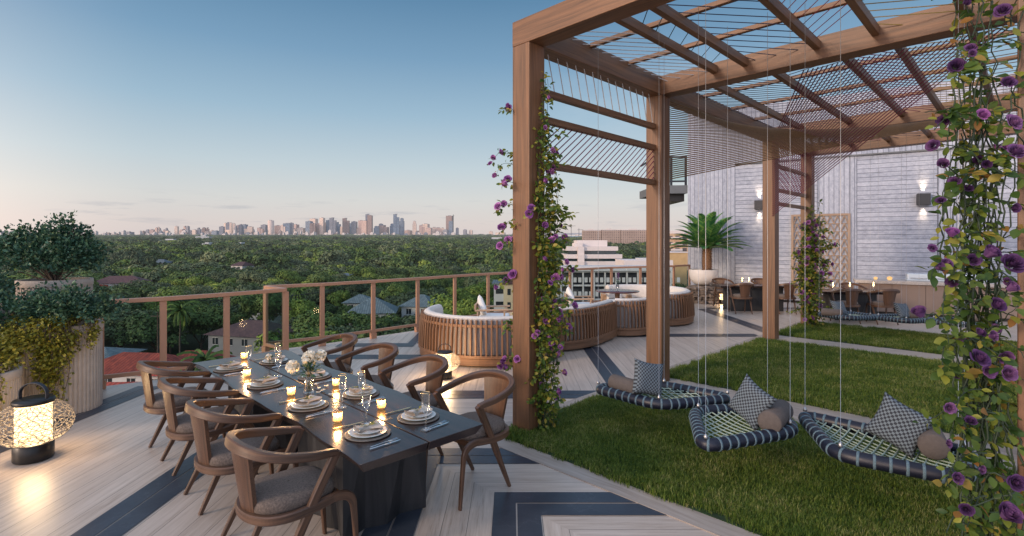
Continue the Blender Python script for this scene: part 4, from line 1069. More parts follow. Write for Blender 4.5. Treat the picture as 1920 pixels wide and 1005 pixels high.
def fluted(name_label, cx_, cy_, r, h, seed):
    R_ = thing('planter', name_label, 'planter', (cx_, cy_, 0), world=True, group='fluted concrete planters in the corner')
    n = max(28, int(2*math.pi*r/.045)); m = MB(); o = 0; prof = []
    for j in range(n*6):
        a = 2*math.pi*j/(n*6); f = (j % 6)/6; d = -.018*abs(math.sin(math.pi*f))**.8*0+.014*(1 if 1 <= j % 6 <= 4 else 0)
        prof.append((a, r-.014+d))
    def ring(z, k=1., dr=0): return [Vector((cx_+(q+dr)*math.cos(a)*k, cy_+(q+dr)*math.sin(a)*k, z)) for a, q in prof]
    G = [ring(.003), ring(h*.5), ring(h-.09)]; G = [list(x_) for x_ in zip(*G)]; m.grid(G, closed_u=True, smooth=False)
    m.lathe([(r+.004, h-.09), (r+.008, h-.08), (r+.008, h-.005), (r+.002, h), (r-.04, h), (r-.045, h-.09)], 64, (cx_, cy_, 0))
    obj('pot', m, M['concrete'], R_)
    m = MB(); m.lathe([(0, h-.06), (r-.046, h-.07)], 40, (cx_, cy_, 0)); obj('soil', m, M['soil'], R_); return R_
PL = [(-5.40, 6.22, .375, 1.03), (-6.28, 7.12, .40, 1.50), (-5.62, 5.32, .42, .66), (-6.45, 6.05, .42, 1.22)]
plab = ['right-hand fluted concrete planter with trailing golden foliage', 'tallest fluted concrete planter standing at the back of the corner', 'lowest fluted concrete planter at the left edge of the photo', 'fluted concrete planter hidden under foliage at far left']
for (a, b, r, h), lb in zip(PL, plab): fluted(lb, a, b, r, h, 1)
def bushcloud(centres, n, seed):
    """points gathered in twiggy sprays over a union of ellipsoids"""
    r = np.random.RandomState(seed); P = []; Nn = []
    w = np.array([c[3]*c[4] for c in centres]); w = w/w.sum()
    for (cx_, cy_, cz_, rx, rz), f in zip(centres, w):
        k = int(n*f/14)+1
        d = r.normal(0, 1, (k, 3)); d /= np.linalg.norm(d, axis=1)[:, None]; d[:, 2] = np.where(d[:, 2] < -.35, -d[:, 2], d[:, 2])
        rad = (.55+.5*r.rand(k)**.6)
        for dd, rr in zip(d, rad):
            base = np.array([cx_, cy_, cz_])+dd*np.array([rx, rx, rz])*rr
            out = dd+r.normal(0, .35, 3); out[2] += .35; out /= np.linalg.norm(out); L = .10+.12*r.rand()
            m_ = 14; tt = r.rand(m_)
            pp = base+out*L*(tt[:, None]-.5)*1.5+r.normal(0, .022, (m_, 3)); P.append(pp); Nn.append(np.repeat(out[None], m_, 0)*.7+r.normal(0, .5, (m_, 3)))
    return np.concatenate(P), np.concatenate(Nn)
def trail_pts(cx_, cy_, r0, z0, strands, seed, azr=(0, 6.283), lmin=.3, lmax=.9, n=46):
    r = np.random.RandomState(seed); P = []; Nn = []; curves = []
    for k in range(strands):
        a = azr[0]+(azr[1]-azr[0])*r.rand(); L = lmin+(lmax-lmin)*r.rand(); c = []
        for j in range(10):
            f = j/9; rad = r0-.10+.15*min(1, f*3.2)+.03*math.sin(f*9+k); c.append((cx_+rad*math.cos(a+.12*math.sin(f*5+k)), cy_+rad*math.sin(a+.12*math.sin(f*5+k)), z0+.10*math.sin(min(1, f*3)*math.pi)-max(0, f-.18)*L/.82))
        curves.append(c); C = np.array(c); t_ = r.rand(n)*9; i0 = np.floor(t_).astype(int).clip(0, 8); fr = (t_-i0)[:, None]
        pp = C[i0]*(1-fr)+C[i0+1]*fr+r.normal(0, .026, (n, 3)); P.append(pp)
        d = np.stack([np.full(n, math.cos(a)), np.full(n, math.sin(a)), np.full(n, -.5)], 1); Nn.append(d)
    return np.concatenate(P), np.concatenate(Nn), curves
def shrub(name, label, cat, cen, clouds, nl, size, mat, trails=None, seed=1, tmat='trail'):
    R_ = thing(name, label, cat, cen, world=True)
    if clouds:
        P, Nn = bushcloud(clouds, nl, seed); leaves('foliage', P, Nn, size, M[mat], R_, seed=seed, jitter=.35, aspect=.62)
    m = MB(); rr = random.Random(seed)
    for k in range(26):
        c = clouds[rr.randrange(len(clouds))] if clouds else (cen[0], cen[1], cen[2]+.2, .2, .2)
        e = Vector((c[0]+rr.uniform(-1, 1)*c[3]*.7, c[1]+rr.uniform(-1, 1)*c[3]*.7, c[2]+rr.uniform(-.3, .9)*c[4])); s0 = Vector(cen)
        m.tube([s0, (s0+e)/2+Vector((rr.uniform(-.05, .05), rr.uniform(-.05, .05), .05)), e], [.012, .008, .003], 5)
    if trails:
        Ps, Ns = [], []
        for tp in trails:
            P, Nn, cv = trail_pts(*tp[:5], seed=tp[5], azr=tp[6], lmin=tp[7], lmax=tp[8], n=tp[9]); Ps.append(P); Ns.append(Nn)
            for c in cv: m.tube(c, .003, 4, caps=False)
        leaves('trailing_foliage', np.concatenate(Ps), np.concatenate(Ns), size*.86, M[tmat], R_, seed=seed+1, jitter=.6, aspect=.7)
    obj('branches', m, M['bark'], R_); return R_
x0, y0, r0, h0 = PL[0]
shrub('shrub', 'bushy blue-green shrub spilling gold trails over the right-hand fluted planter', 'shrub', (x0, y0, h0-.08),
      [(x0+.0, y0-.05, h0+.10, .36, .22), (x0+.24, y0-.1, h0+.14, .30, .22), (x0-.30, y0-.15, h0+.12, .32, .22), (x0+.47, y0-.02, h0+.14, .22, .15), (x0+.12, y0-.2, h0+.24, .22, .18)], 5600, .043, 'shrub',
      [(x0, y0, r0+.03, h0, 26, 5, (-2.9, -1.9), .12, .42, 60), (x0, y0, r0+.04, h0, 34, 6, (-1.32, -.75), .35, .82, 80), (x0, y0, r0+.02, h0, 14, 9, (-1.75, -1.3), .08, .22, 44), (x0, y0, r0+.02, h0, 12, 8, (-.7, -.1), .10, .3, 44)], 3)
x0, y0, r0, h0 = PL[1]
shrub('shrub', 'dense dark blue-green shrub crowning the tallest fluted planter', 'shrub', (x0, y0, h0-.08),
      [(x0, y0-.05, h0+.26, .52, .36), (x0-.45, y0-.1, h0+.24, .38, .32), (x0+.30, y0-.05, h0+.22, .34, .30), (x0+.08, y0, h0+.55, .32, .20), (x0-.32, y0, h0+.48, .30, .20), (x0+.15, y0, h0+.70, .14, .12)], 8600, .046, 'shrub', None, 4)
x0, y0, r0, h0 = PL[3]
shrub('shrub', 'dark shrub trailing down the left edge behind the lowest planter', 'shrub', (x0, y0, h0-.08),
      [(x0, y0-.1, h0+.15, .50, .40), (x0+.25, y0-.3, h0-.05, .36, .42), (x0+.1, y0-.4, h0-.4, .34, .30)], 6500, .044, 'shrub', [(x0, y0, r0+.05, h0-.1, 50, 15, (-2.2, -.3), .3, .9, 60)], 6)
x0, y0, r0, h0 = PL[2]
shrub('shrub', 'golden green trailing plant overflowing the lowest fluted planter', 'shrub', (x0, y0, h0-.05),
      [(x0-.05, y0+.05, h0+.12, .40, .24), (x0+.1, y0, h0+.06, .30, .16)], 4200, .036, 'trail', [(x0, y0, r0+.03, h0, 60, 25, (-2.6, -.35), .2, .5, 60)], 8)

# ------------------------------------------------------------------ curved sofas
def arc(c, r, a0, a1, n): return [Vector((c[0]+r*math.cos(math.radians(a0+(a1-a0)*i/n)), c[1]+r*math.sin(math.radians(a0+(a1-a0)*i/n)), 0)) for i in range(n+1)]
def zup(P, z): return [p+Vector((0, 0, z)) for p in P]
def sofa(path, label, woodm='sofaw'):
    """path = outer ground line, running left to right; the outside is on its right-hand side"""
    pts = [Vector((p[0], p[1], 0)) for p in path]
    if len(pts) < 20: pts = cr(pts, 10)
    L = [0]
    for p, q in zip(pts[:-1], pts[1:]): L.append(L[-1]+(q-p).length)
    tot = L[-1]
    def P(t, off=0., z=0.):
        d = min(max(t, 0), 1)*tot; i = 0
        while i < len(L)-2 and L[i+1] < d: i += 1
        f = (d-L[i])/(L[i+1]-L[i]); p = pts[i].lerp(pts[i+1], f)
        a_, b_ = pts[max(i-2, 0)], pts[min(i+3, len(pts)-1)]; tg = (b_-a_).normalized()
        return p+Vector((tg.y, -tg.x, 0))*off+Vector((0, 0, z)), Vector((tg.y, -tg.x, 0))
    def line(off, z, n): return [P(i/n, off, z)[0] for i in range(n+1)]
    n = max(14, int(tot/.11)); c0 = P(.5)[0]
    R_ = thing('curved_sofa', label, 'sofa', (c0.x, c0.y, 0), world=True, group='curved slatted outdoor sofas')
    m = MB(); m.sweep(line(-.27, .09, n), .54, .12, ch=.01); obj('base', m, M[woodm], R_)
    m = MB(); m.sweep(line(-.30, .015, n), .40, .026); obj('plinth', m, M['black'], R_)
    m = MB(); m.sweep(line(-.005, .175, n), .055, .05, ch=.004); m.sweep(line(-.03, .665, n), .022, .045); obj('rail', m, M[woodm], R_)
    m = MB(); k = int(tot/.086)
    for i in range(k+1):
        t_ = (i+.5)/(k+1); d = P(t_)[1]
        m.sweep([P(t_, 0, .18)[0], P(t_, -.015, .55)[0], P(t_, -.045, .76)[0]], .026, .050, d, ch=.004)
    obj('slat_screen', m, M[woodm], R_)
    sec = [(-.055, .20), (-.045, .45), (-.055, .70), (-.08, .775), (-.14, .81), (-.20, .80), (-.24, .74), (-.25, .60), (-.23, .44)]
    G = []; nn = n*4
    for i in range(nn+1):
        seam = abs(math.sin(i*math.pi/8))
        G.append([P(i/nn, dr-(.022*(1-seam**.5) if q < 3 else 0)-(.012 if q == 1 and seam > .6 else 0), z)[0] for q, (dr, z) in enumerate(sec)])
    m = MB(); m.grid(G)
    for e in (0, nn): f = list(range(len(sec))); o = len(m.v); m.v += [tuple(v) for v in G[e]]; m.f.append([o+i for i in f]); m.sm.append(False); m.uv.append([(0, 0)]*len(sec))
    obj('back_cushion', m, M['cream'], R_)
    m = MB(); m.grid([[v+P(i/nn)[1]*.003 for v in row[:4]] for i, row in enumerate(G)]); obj('cushion_backing', m, M['grey'], R_)
    m = MB(); m.sweep(line(-.52, .33, n), .62, .19, ch=.05, smooth=True); m.sweep(line(-.50, .19, n), .58, .08); obj('seat_cushion', m, M['cream'], R_)
    return R_
sofa([tuple(p)[:2] for p in arc((-.37, 9.52), 1.31, -205, -8, 60)], 'curved slatted sofa nearest the lantern, lit warm orange')
sofa([(.45, 9.50), (.75, 9.44), (1.08, 9.50), (1.42, 9.72), (1.72, 10.08), (2.0, 10.5), (2.2, 10.86)], 'curved slatted sofa segment just right of the front pergola post')
sofa([(2.17, 10.95), (2.45, 10.90), (2.78, 11.0), (3.1, 11.26), (3.38, 11.65), (3.62, 12.15)], 'middle curved slatted sofa segment passing behind the second pergola post')
sofa([(3.60, 12.32), (3.85, 12.28), (4.15, 12.42), (4.42, 12.72), (4.62, 13.15), (4.68, 13.65), (4.55, 14.2), (4.2, 14.65), (3.7, 14.92), (3.1, 14.92), (2.6, 14.68)], 'farthest curved slatted sofa wrapping around the round table')
def roundtable(x_, y_, r, h, label):
    R_ = thing('side_table', label, 'table', (x_, y_, .003), group='round pedestal tables among the sofas')
    m = MB(); m.lathe([(0, h-.03), (r-.03, h-.03), (r, h-.012), (r, h-.004), (r-.006, h), (0, h)], 48); obj('tabletop', m, M['redtable'], R_)
    m = MB(); m.lathe([(0, 0), (r*.42, 0), (r*.40, .02), (.05, .06), (.045, h*.5), (.07, h-.031)], 28); obj('pedestal', m, M['sofaw'], R_); return R_
roundtable(2.72, 13.35, .56, .76, 'larger round lacquered table holding a purple flower vase')
roundtable(.93, 12.15, .44, .70, 'smaller round dark table partly hidden behind the flowering post')
def armchair(x_, y_, rz, label):
    R_ = thing('lounge_armchair', label, 'armchair', (x_, y_, .003), rz, 'low pale wood armchairs with white cushions')
    for sg in (1, -1):
        m = MB(); m.sweep([(-.36, sg*.34, .55), (.36, sg*.34, .57)], .09, .035, ch=.006); obj('armrest', m, M['lightwood'], R_)
        m = MB(); m.sweep([(.27, sg*.34, 0), (.27, sg*.34, .55)], .12, .03, (1, 0, 0)); obj('leg', m, M['lightwood'], R_)
        m = MB(); m.sweep([(-.30, sg*.34, 0), (-.30, sg*.34, .53)], .10, .03, (1, 0, 0)); obj('leg', m, M['lightwood'], R_)
    m = MB(); m.box(-.34, .34, -.32, .32, .20, .25); m.sweep([(-.36, -.34, .62), (-.36, .34, .62)], .03, .10); obj('frame', m, M['lightwood'], R_)
    m = MB(); m.box(-.30, .36, -.31, .31, .26, .42); obj('seat_cushion', m, M['white'], R_, bevel=.04); return R_
for x_, y_, rz, lab, px_ in ((-.42, 11.35, math.radians(-2), 'left pale wood armchair behind the nearest curved sofa', 0), (1.75, 13.5, math.radians(-4), 'middle pale wood armchair between the two round tables', 1), (2.9, 14.45, math.radians(-95), 'pale wood armchair behind the larger round table', 2)):
    armchair(x_, y_, rz, lab)
    d = Vector((math.cos(rz), math.sin(rz), 0)); p = Vector((x_, y_, 0))-d*.24
    cushion((p.x, p.y, .60), rz+math.pi/2+.25, -.28, .5 if px_ < 2 else .05, .42, 'white', ['white cushion standing in the left pale armchair', 'white cushion standing in the middle pale armchair', 'white cushion in the armchair behind the larger table'][px_], seed=20+px_)
p = Vector((2.72, 13.35, .764)); R_ = thing('flower_vase', 'small glass vase of purple flowers on the larger round table', 'vase', tuple(p))
m = MB(); m.lathe([(0, .002), (.04, .002), (.045, .05), (.04, .16), (.038, .16), (.04, .05), (0, .01)], 14); obj('glass_body', m, M['clear'], R_)
m = MB(); leafspray(m, (0, 0, .2), 60, .16, 8); obj('leaves', m, M['shrub'], R_)
m = MB(); rr = random.Random(2)
for k in range(5):
    b = Vector((rr.uniform(-.05, .05), rr.uniform(-.05, .05), .28))
    for q in range(16): z_ = q*.012; a = q*2.4; e = b+Vector((math.cos(a)*.018, math.sin(a)*.018, z_)); m.add([b+Vector((0, 0, z_)), e+Vector((0, .012, .004)), e+Vector((0, 0, .02)), e+Vector((0, -.012, .004))], [(0, 1, 2, 3)])
obj('flowers', m, M['rose_b'], R_)
m = MB(); m.lathe([(0, 0), (.03, 0), (.032, .09), (.028, .10), (0, .07)], 12); o = obj('pillar_candle', m, M['clear']); o.location = p+Vector((-.14, .05, .001)); tag(o, 'small clear glass beside the purple flower vase', 'glass')

# ------------------------------------------------------------------ potted palm
px_, py_ = 6.42, 17.35
R_ = thing('rock_plinth', 'low round stack of rough brown rocks under the white palm bowl', 'rocks', (px_, py_, 0), world=True)
m = MB(); r = random.Random(9)
for lay in range(5):
    for k in range(13):
        a = 2*math.pi*(k+.5*(lay % 2)+r.uniform(-.15, .15))/13; rad = .42+r.uniform(-.03, .05); cx_, cy_, cz_ = px_+rad*math.cos(a), py_+rad*math.sin(a), .06+lay*.105
        P = []
        for i in range(9):
            th = math.pi*i/8; row = []
            for j in range(11):
                ph = 2*math.pi*(j % 10)/10; k_ = 1+.25*math.sin(3*ph+lay*k)+.15*math.sin(5*th+k)
                row.append(Vector((cx_+.14*k_*math.sin(th)*math.cos(ph), cy_+.14*k_*math.sin(th)*math.sin(ph), cz_+.062*k_*math.cos(th))))
            P.append(row)
        m.grid(P, smooth=False)
m.lathe([(.40, 0), (.40, .56), (0, .56)], 20, (px_, py_, 0)); obj('rocks', m, M['rock'], R_)
R_ = thing('palm_bowl', 'large round white bowl planter standing on stacked rocks', 'planter', (px_, py_, .59))
m = MB(); m.lathe([(.0, .0), (.20, .0), (.33, .06), (.42, .18), (.455, .33), (.46, .50), (.45, .515), (.42, .50), (.40, .44)], 48); obj('bowl', m, M['bowl'], R_)
m = MB(); m.lathe([(0, .46), (.41, .45)], 30); obj('soil', m, M['soil'], R_)
R_ = thing('palm', 'spreading sago palm with a scaly trunk in the white bowl', 'palm', (px_+.12, py_, 1.04))
m = MB(); r = random.Random(4)
m.lathe([(.13, 0), (.15, .2), (.14, .5), (.12, .74), (0, .8)], 18)
for k in range(150):
    z_ = .02+.74*k/150; a = k*2.39996; rr = .14; c = Vector((rr*math.cos(a), rr*math.sin(a), z_)); d = Vector((math.cos(a), math.sin(a), .9)).normalized(); s_ = Vector((-math.sin(a), math.cos(a), 0))
    m.add([c-s_*.022, c+s_*.022, c+s_*.012+d*.06, c-s_*.012+d*.06], [(0, 1, 2, 3)])
    m.add([c-s_*.022+d*.0, c-s_*.012+d*.06, c-d*.02+Vector((0, 0, .03))], [(0, 1, 2)])
obj('trunk', m, plain('sago_trunk', (.20, .11, .06), .9, 0, .6, 30, .6), R_)
V = []; m = MB()
for k in range(46):
    a = k*2.39996+r.uniform(-.15, .15); el = math.radians(82-78*(k/46)**.75); L = r.uniform(1.15, 1.38)+(.16 if k < 16 else 0); pts = []
    for i in range(13):
        f = i/12; e = el-f*f*(.42+.30*(1-k/46)); 
        if i == 0: q = Vector((0, 0, .76))
        else: q = pts[-1]+Vector((math.cos(a)*math.cos(e), math.sin(a)*math.cos(e), math.sin(e)))*L/12
        pts.append(q)
    m.tube(pts, [.009-.0006*i for i in range(13)], 4, caps=False)
    for i in range(2, 13):
        for sub in (0, .33, .66):
            if i == 12 and sub: continue
            q = pts[i]+(pts[min(i+1, 12)]-pts[i])*sub; t_ = (pts[i]-pts[i-1]).normalized(); sd_ = t_.cross(Vector((0, 0, 1))).normalized(); u_ = sd_.cross(t_)
            ll = .25*math.sin(math.pi*min(1, (i+sub)/12.5)**.8)**.7+.02
            for sg in (1, -1):
                d = (sd_*sg*.78+t_*.55+u_*.22).normalized(); w_ = t_*.027
                m.add([q-w_, q+w_, q+d*ll*.6+w_*.9-Vector((0, 0, .004)), q+d*ll-Vector((0, 0, .02)), q+d*ll*.6-w_*.9-Vector((0, 0, .004))], [(0, 1, 2, 3, 4)])
obj('fronds', m, M['palm'], R_)

# ------------------------------------------------------------------ far dining sets
def far_frame(cx_, cy_, rz):
    return lambda a, b, z: Vector((cx_+b*math.cos(rz)-a*math.sin(rz), cy_+b*math.sin(rz)+a*math.cos(rz), z))
fr1 = far_frame(7.15, 15.35, -.05); dining_table('dining_table', 'dark far dining table with block base near the potted palm', -.46, .46, -1.1, 1.1, fr1, None)
fr2 = far_frame(8.85, 13.55, -.14); dining_table('dining_table', 'dark far dining table beside the stone bar counter', -.46, .46, -.85, .85, fr2, None)
for fr, rz0, bs, nm, nk in ((fr1, -.05, (-.62, .58), 'near the potted palm', 2), (fr2, -.14, (-.42, .42), 'beside the bar counter', 2)):
    for sd_ in (-1, 1):
        for i, b in enumerate(bs):
            p = fr(sd_*.93, b, 0); place_chair(p.x, p.y, rz0+(math.pi/2 if sd_ < 0 else -math.pi/2), f'far dining chair {"with its back to the camera" if sd_ < 0 else "facing the camera"}, {"left" if i == 0 else "right"} one, {nm}', 'chairs around the two far dining tables')
def farcandle(p, lab, pw=6.0):
    R_ = thing('candle_holder', lab, 'candle', tuple(p), group='candle flames on the far tables')
    m = MB(); m.lathe([(0, 0), (.04, 0), (.012, .02), (.012, .08), (.032, .10), (.034, .19), (.031, .19), (.028, .105), (0, .10)], 12); obj('glass_stem', m, M['clear'], R_)
    m = MB(); m.lathe([(0, .105), (.016, .12), (.018, .14), (.008, .19), (0, .22)], 8); obj('flame', m, M['flame'], R_)
    light('candle_light', 'POINT', (0, 0, .25), pw, (1, .6, .3), R_, shadow_soft_size=.03)
for fr, bs, nm in ((fr1, (-.35, -.12, .55), 'the far table near the palm'), (fr2, (-.45, .0, .62), 'the far table by the bar')):
    for i, b in enumerate(bs): farcandle(fr(.1*(i-1), b, .7515), f'{["left", "middle", "right"][i]} stemmed candle burning on {nm}')

# ------------------------------------------------------------------ climbing roses
def rose_mesh(seed, open_=.7):
    r = random.Random(seed); V = []; Fc = []; npet = 26; nu, nv = 7, 6
    for k in range(npet):
        f = k/(npet-1); a0 = k*2.39996+r.uniform(-.25, .25); wid = (2.6-1.1*min(1, f*2)) if f < .5 else 1.5+.25*r.random()
        Rb = .05+.20*f; Rt = .10+.80*f**1.15*(.45+.55*open_); top = .62-.46*f**1.7*open_+.05*r.random(); o = len(V)
        for j in range(nv):
            g = j/(nv-1)
            for i in range(nu):
                h = i/(nu-1)*2-1; a = a0+h*wid*.5; rim = 1-.30*abs(h)**2.6                # rounded upper edge
                gg = g*rim; rad = Rb+(Rt-Rb)*(math.sin(gg*1.45)**1.1 if gg > 0 else 0)+.03*math.sin(h*3.5+k)*g
                z_ = -.28+(top+.28)*(gg**.85)-open_*f*.30*max(0, gg-.75)*2.2; rad += open_*f*.22*max(0, gg-.7)*2
                V.append((rad*math.cos(a), rad*math.sin(a), z_+.025*math.sin(h*5+k*1.7)*g))
        for j in range(nv-1):
            for i in range(nu-1): Fc.append((o+j*nu+i, o+j*nu+i+1, o+(j+1)*nu+i+1, o+(j+1)*nu+i))
    me = bpy.data.meshes.new('rose_bloom'); me.from_pydata(V, [], Fc); me.polygons.foreach_set('use_smooth', [True]*len(Fc)); return me
ROSES = [rose_mesh(11, .9), rose_mesh(12, .65), rose_mesh(13, .35), rose_mesh(14, .8)]
for k, me in enumerate(ROSES): me.materials.append(M['rose'])
ROSES2 = [me.copy() for me in ROSES]
for me in ROSES2: me.materials.clear(); me.materials.append(M['rose_b'])
def rose(parent, p, d, s, deep=False):
    me = random.choice(ROSES2 if deep else ROSES); o = bpy.data.objects.new('rose_bloom', me); COL.objects.link(o); o.parent = parent
    off = Vector(OFF[parent.name]); o.location = Vector(p)-off; o.rotation_mode = 'QUATERNION'; o.rotation_quaternion = (Vector(d).normalized().to_track_quat('Z', 'Y') @ Matrix.Rotation(random.random()*6, 3, 'Z').to_quaternion()); o.rotation_mode = 'XYZ'; o.scale = (s,)*3
    return o
def bigleaf(m, p, d, n, L, w):
    d = Vector(d).normalized(); n = Vector(n); t_ = d.cross(n)
    if t_.length < .05: t_ = d.orthogonal()
    t_.normalize(); n = t_.cross(d)
    prof = [(0, .0), (.18, .55), (.45, 1.), (.72, .78), (.9, .36), (1, .0)]; ctr = [p+d*L*f+n*(-.16*L*f*f) for f, _ in prof]; vs = []; fs = []
    for (f, q), c in zip(prof, ctr): vs += [c+t_*w*q*.5+n*w*.14*q, c, c-t_*w*q*.5+n*w*.14*q]
    for i in range(len(prof)-1): o = 3*i; fs += [(o, o+1, o+4, o+3), (o+1, o+2, o+5, o+4)]
    m.add(vs, fs, smooth=True)
def vine(label, base, ctr, z0, z1, nst, spread, nleaf, nrose, lsize, rsize, seed, face, side=None, deep=False, stemr=.004, sprigs=40, exact=None):
    """ctr(z)->(x,y) core line; face = main outward direction(s)"""
    rr = random.Random(seed); random.seed(seed); lm = 'vleaf' if deep else 'vleaf_b'
    R_ = thing('climbing_rose', label, 'climbing rose', base, world=True); ms, ml = MB(), MB(); nodes = []
    face = Vector(face).normalized(); lat = Vector((-face.y, face.x, 0))
    for k in range(nst):
        ph, ph2 = rr.random()*6, rr.random()*6; l0 = rr.uniform(-1, 1); o0 = rr.uniform(-.3, .9); top = z0+(z1-z0)*rr.uniform(.45, 1.0); bot = z0 if rr.random() < .6 else z0+(z1-z0)*rr.uniform(0, .4); pts = []
        n = int((top-bot)/.07)+2
        for i in range(n):
            z = bot+(top-bot)*i/(n-1); c = ctr(z); w_ = spread(z)
            q = Vector((c[0], c[1], z))+lat*w_*(.62*l0+.38*math.sin(z*2.1+ph)+.10*rr.uniform(-1, 1))+face*w_*(.35*o0+.25*math.sin(z*2.7+ph2)+.07*rr.uniform(-1, 1)); pts.append(q)
        ms.tube(pts, [stemr*(1.2-.6*i/n) for i in range(n)], 5); nodes += pts[1:]
    tips = []
    for k in range(sprigs):
        b = rr.choice(nodes); w_ = spread(b.z); a = rr.uniform(-1.35, 1.35); d = (face*math.cos(a)+lat*math.sin(a)+Vector((0, 0, rr.uniform(-.2, .7)))).normalized(); L = rr.uniform(.5, 1.3)*w_+.04; n = 6; pts = [b]
        for i in range(n): d = (d+Vector((rr.uniform(-.35, .35), rr.uniform(-.35, .35), rr.uniform(-.35, .2)))).normalized(); pts.append(pts[-1]+d*L/n)
        ms.tube(pts, [stemr*.75-.0003*i for i in range(n+1)], 4); nodes += pts[2:]; tips.append((pts[-1], d))
    if side:
        for (b, dvec, L, drp) in side:
            b = Vector(b); d = Vector(dvec).normalized(); n = int(L/.05)+3; pts = [b]
            for i in range(n): d = (d+Vector((rr.uniform(-.22, .22), rr.uniform(-.22, .22), rr.uniform(-.2, .2)-drp*i/n))).normalized(); pts.append(pts[-1]+d*L/n)
            ms.tube(pts, [stemr*.9-.0002*i for i in range(n+1)], 5); nodes += pts[1:]*3; tips += [(pts[-1], d), (pts[n//2], d)]
    if exact:
        for (p, d, s_) in exact:
            b = min(nodes, key=lambda q: (q-p).length+abs(q.x-ctr(q.z)[0])*.8+abs(q.z-p.z+.05)*.4); L = (b-p).length; n = max(4, int(L/.045)); e = p-Vector(d).normalized()*s_*.3; pts = []
            for i in range(n+1):
                f = i/n; pts.append(b*(1-f)+e*f+Vector((rr.uniform(-.012, .012), rr.uniform(-.012, .012), .05*math.sin(f*math.pi)*L+rr.uniform(-.014, .014)))*(1 if 0 < i < n else 0))
            ms.tube(pts, [stemr*.8-.0012*i/n for i in range(n+1)], 5); nodes += pts[1:-1]
            ms.lathe([(0, -.012), (s_*.16, 0), (s_*.2, s_*.18)], 7, tuple(e))
    for k in range(nleaf):
        b = rr.choice(nodes); d = Vector((rr.uniform(-1, 1), rr.uniform(-1, 1), rr.uniform(-.9, .5)))+face*.5; n_ = Vector((rr.uniform(-.6, .6), rr.uniform(-.6, .6), 1)).normalized() if rr.random() < .5 else (face+Vector((0, 0, .5))).normalized()
        L = lsize*rr.uniform(.6, 1.25); p = b+d.normalized()*rr.uniform(.003, .03); bigleaf(ml, p, d, n_, L, L*rr.uniform(.5, .72))
    obj('stems', ms, M['stem'], R_); obj('leaves', ml, M[lm], R_)
    for k in range(nrose):
        if exact and k < len(exact): p, d, s = exact[k]
        elif tips and rr.random() < .55: p, d = rr.choice(tips); p = p+Vector((rr.uniform(-.02, .02),)*3); s = rsize*rr.uniform(.7, 1.2)
        else: p = rr.choice(nodes)+face*rr.uniform(.02, .07)+Vector((0, 0, rr.uniform(-.02, .02))); s = rsize*rr.uniform(.6, 1.2); d = face
        d = Vector(d)*.5+face*rr.uniform(.2, .9)+Vector((rr.uniform(-.5, .5), rr.uniform(-.5, .5), rr.uniform(-.1, .8))); rose(R_, p, d, s, deep and rr.random() < .88)
    return R_
toc = Vector((0, -1, 0))
A_r = us(PW*.9, -.0)      # right corner of the front post
vine('climbing purple rose on the front pergola post beside the long table', (A_r.x, A_r.y, .02), lambda z: (A_r.x+.03+.015*math.sin(z*3), A_r.y-.05), .03, 3.85, 24,
     lambda z: .155*(1-.62*max(0, (z-2.5)/1.3)), 2900, 58, .056, .048, 31, (.45, -1, 0), deep=False, stemr=.0032, sprigs=80)
A_l = us(.05, -PW-.03)
sd_pts = [((A_l.x, A_l.y+.05, z), (-.55, -.5, dz), L, dr) for z, dz, L, dr in ((3.45, .1, .22, .4), (2.95, .5, .34, .5), (2.85, .1, .30, .6), (2.65, .2, .28, .5), (2.4, .3, .30, .6), (2.25, -.1, .26, .4), (2.0, .3, .28, .6), (1.6, .2, .24, .5), (1.15, .1, .2, .5), (.75, .2, .2, .5))]
vine('small climbing purple rose on the sky side of the front post', (A_l.x, A_l.y, .5), lambda z: (A_l.x+.02, A_l.y+.02), .6, 3.5, 3, lambda z: .05, 330, 34, .052, .052, 37, (-.5, -.85, 0), side=sd_pts, stemr=.003, sprigs=12)
D_ = us(US[3]+c_, -c_)
vine('climbing purple rose wrapped around the farthest pergola post', (D_.x, D_.y, .02), lambda z: (D_.x-.05, D_.y-.22), .03, 3.1, 24, lambda z: .27-.05*max(0, z-1.6), 3400, 80, .076, .062, 41, (-.1, -1, 0), stemr=.006, sprigs=130)
E_ = us(PW*.5, SR-PW)
ec = lambda z: (2.615+.03*math.sin(z*2.2), 2.88)
def at(px, py, Y): return Vector(((px-CX)/F*Y, Y, H-(py-H0)/F*Y))
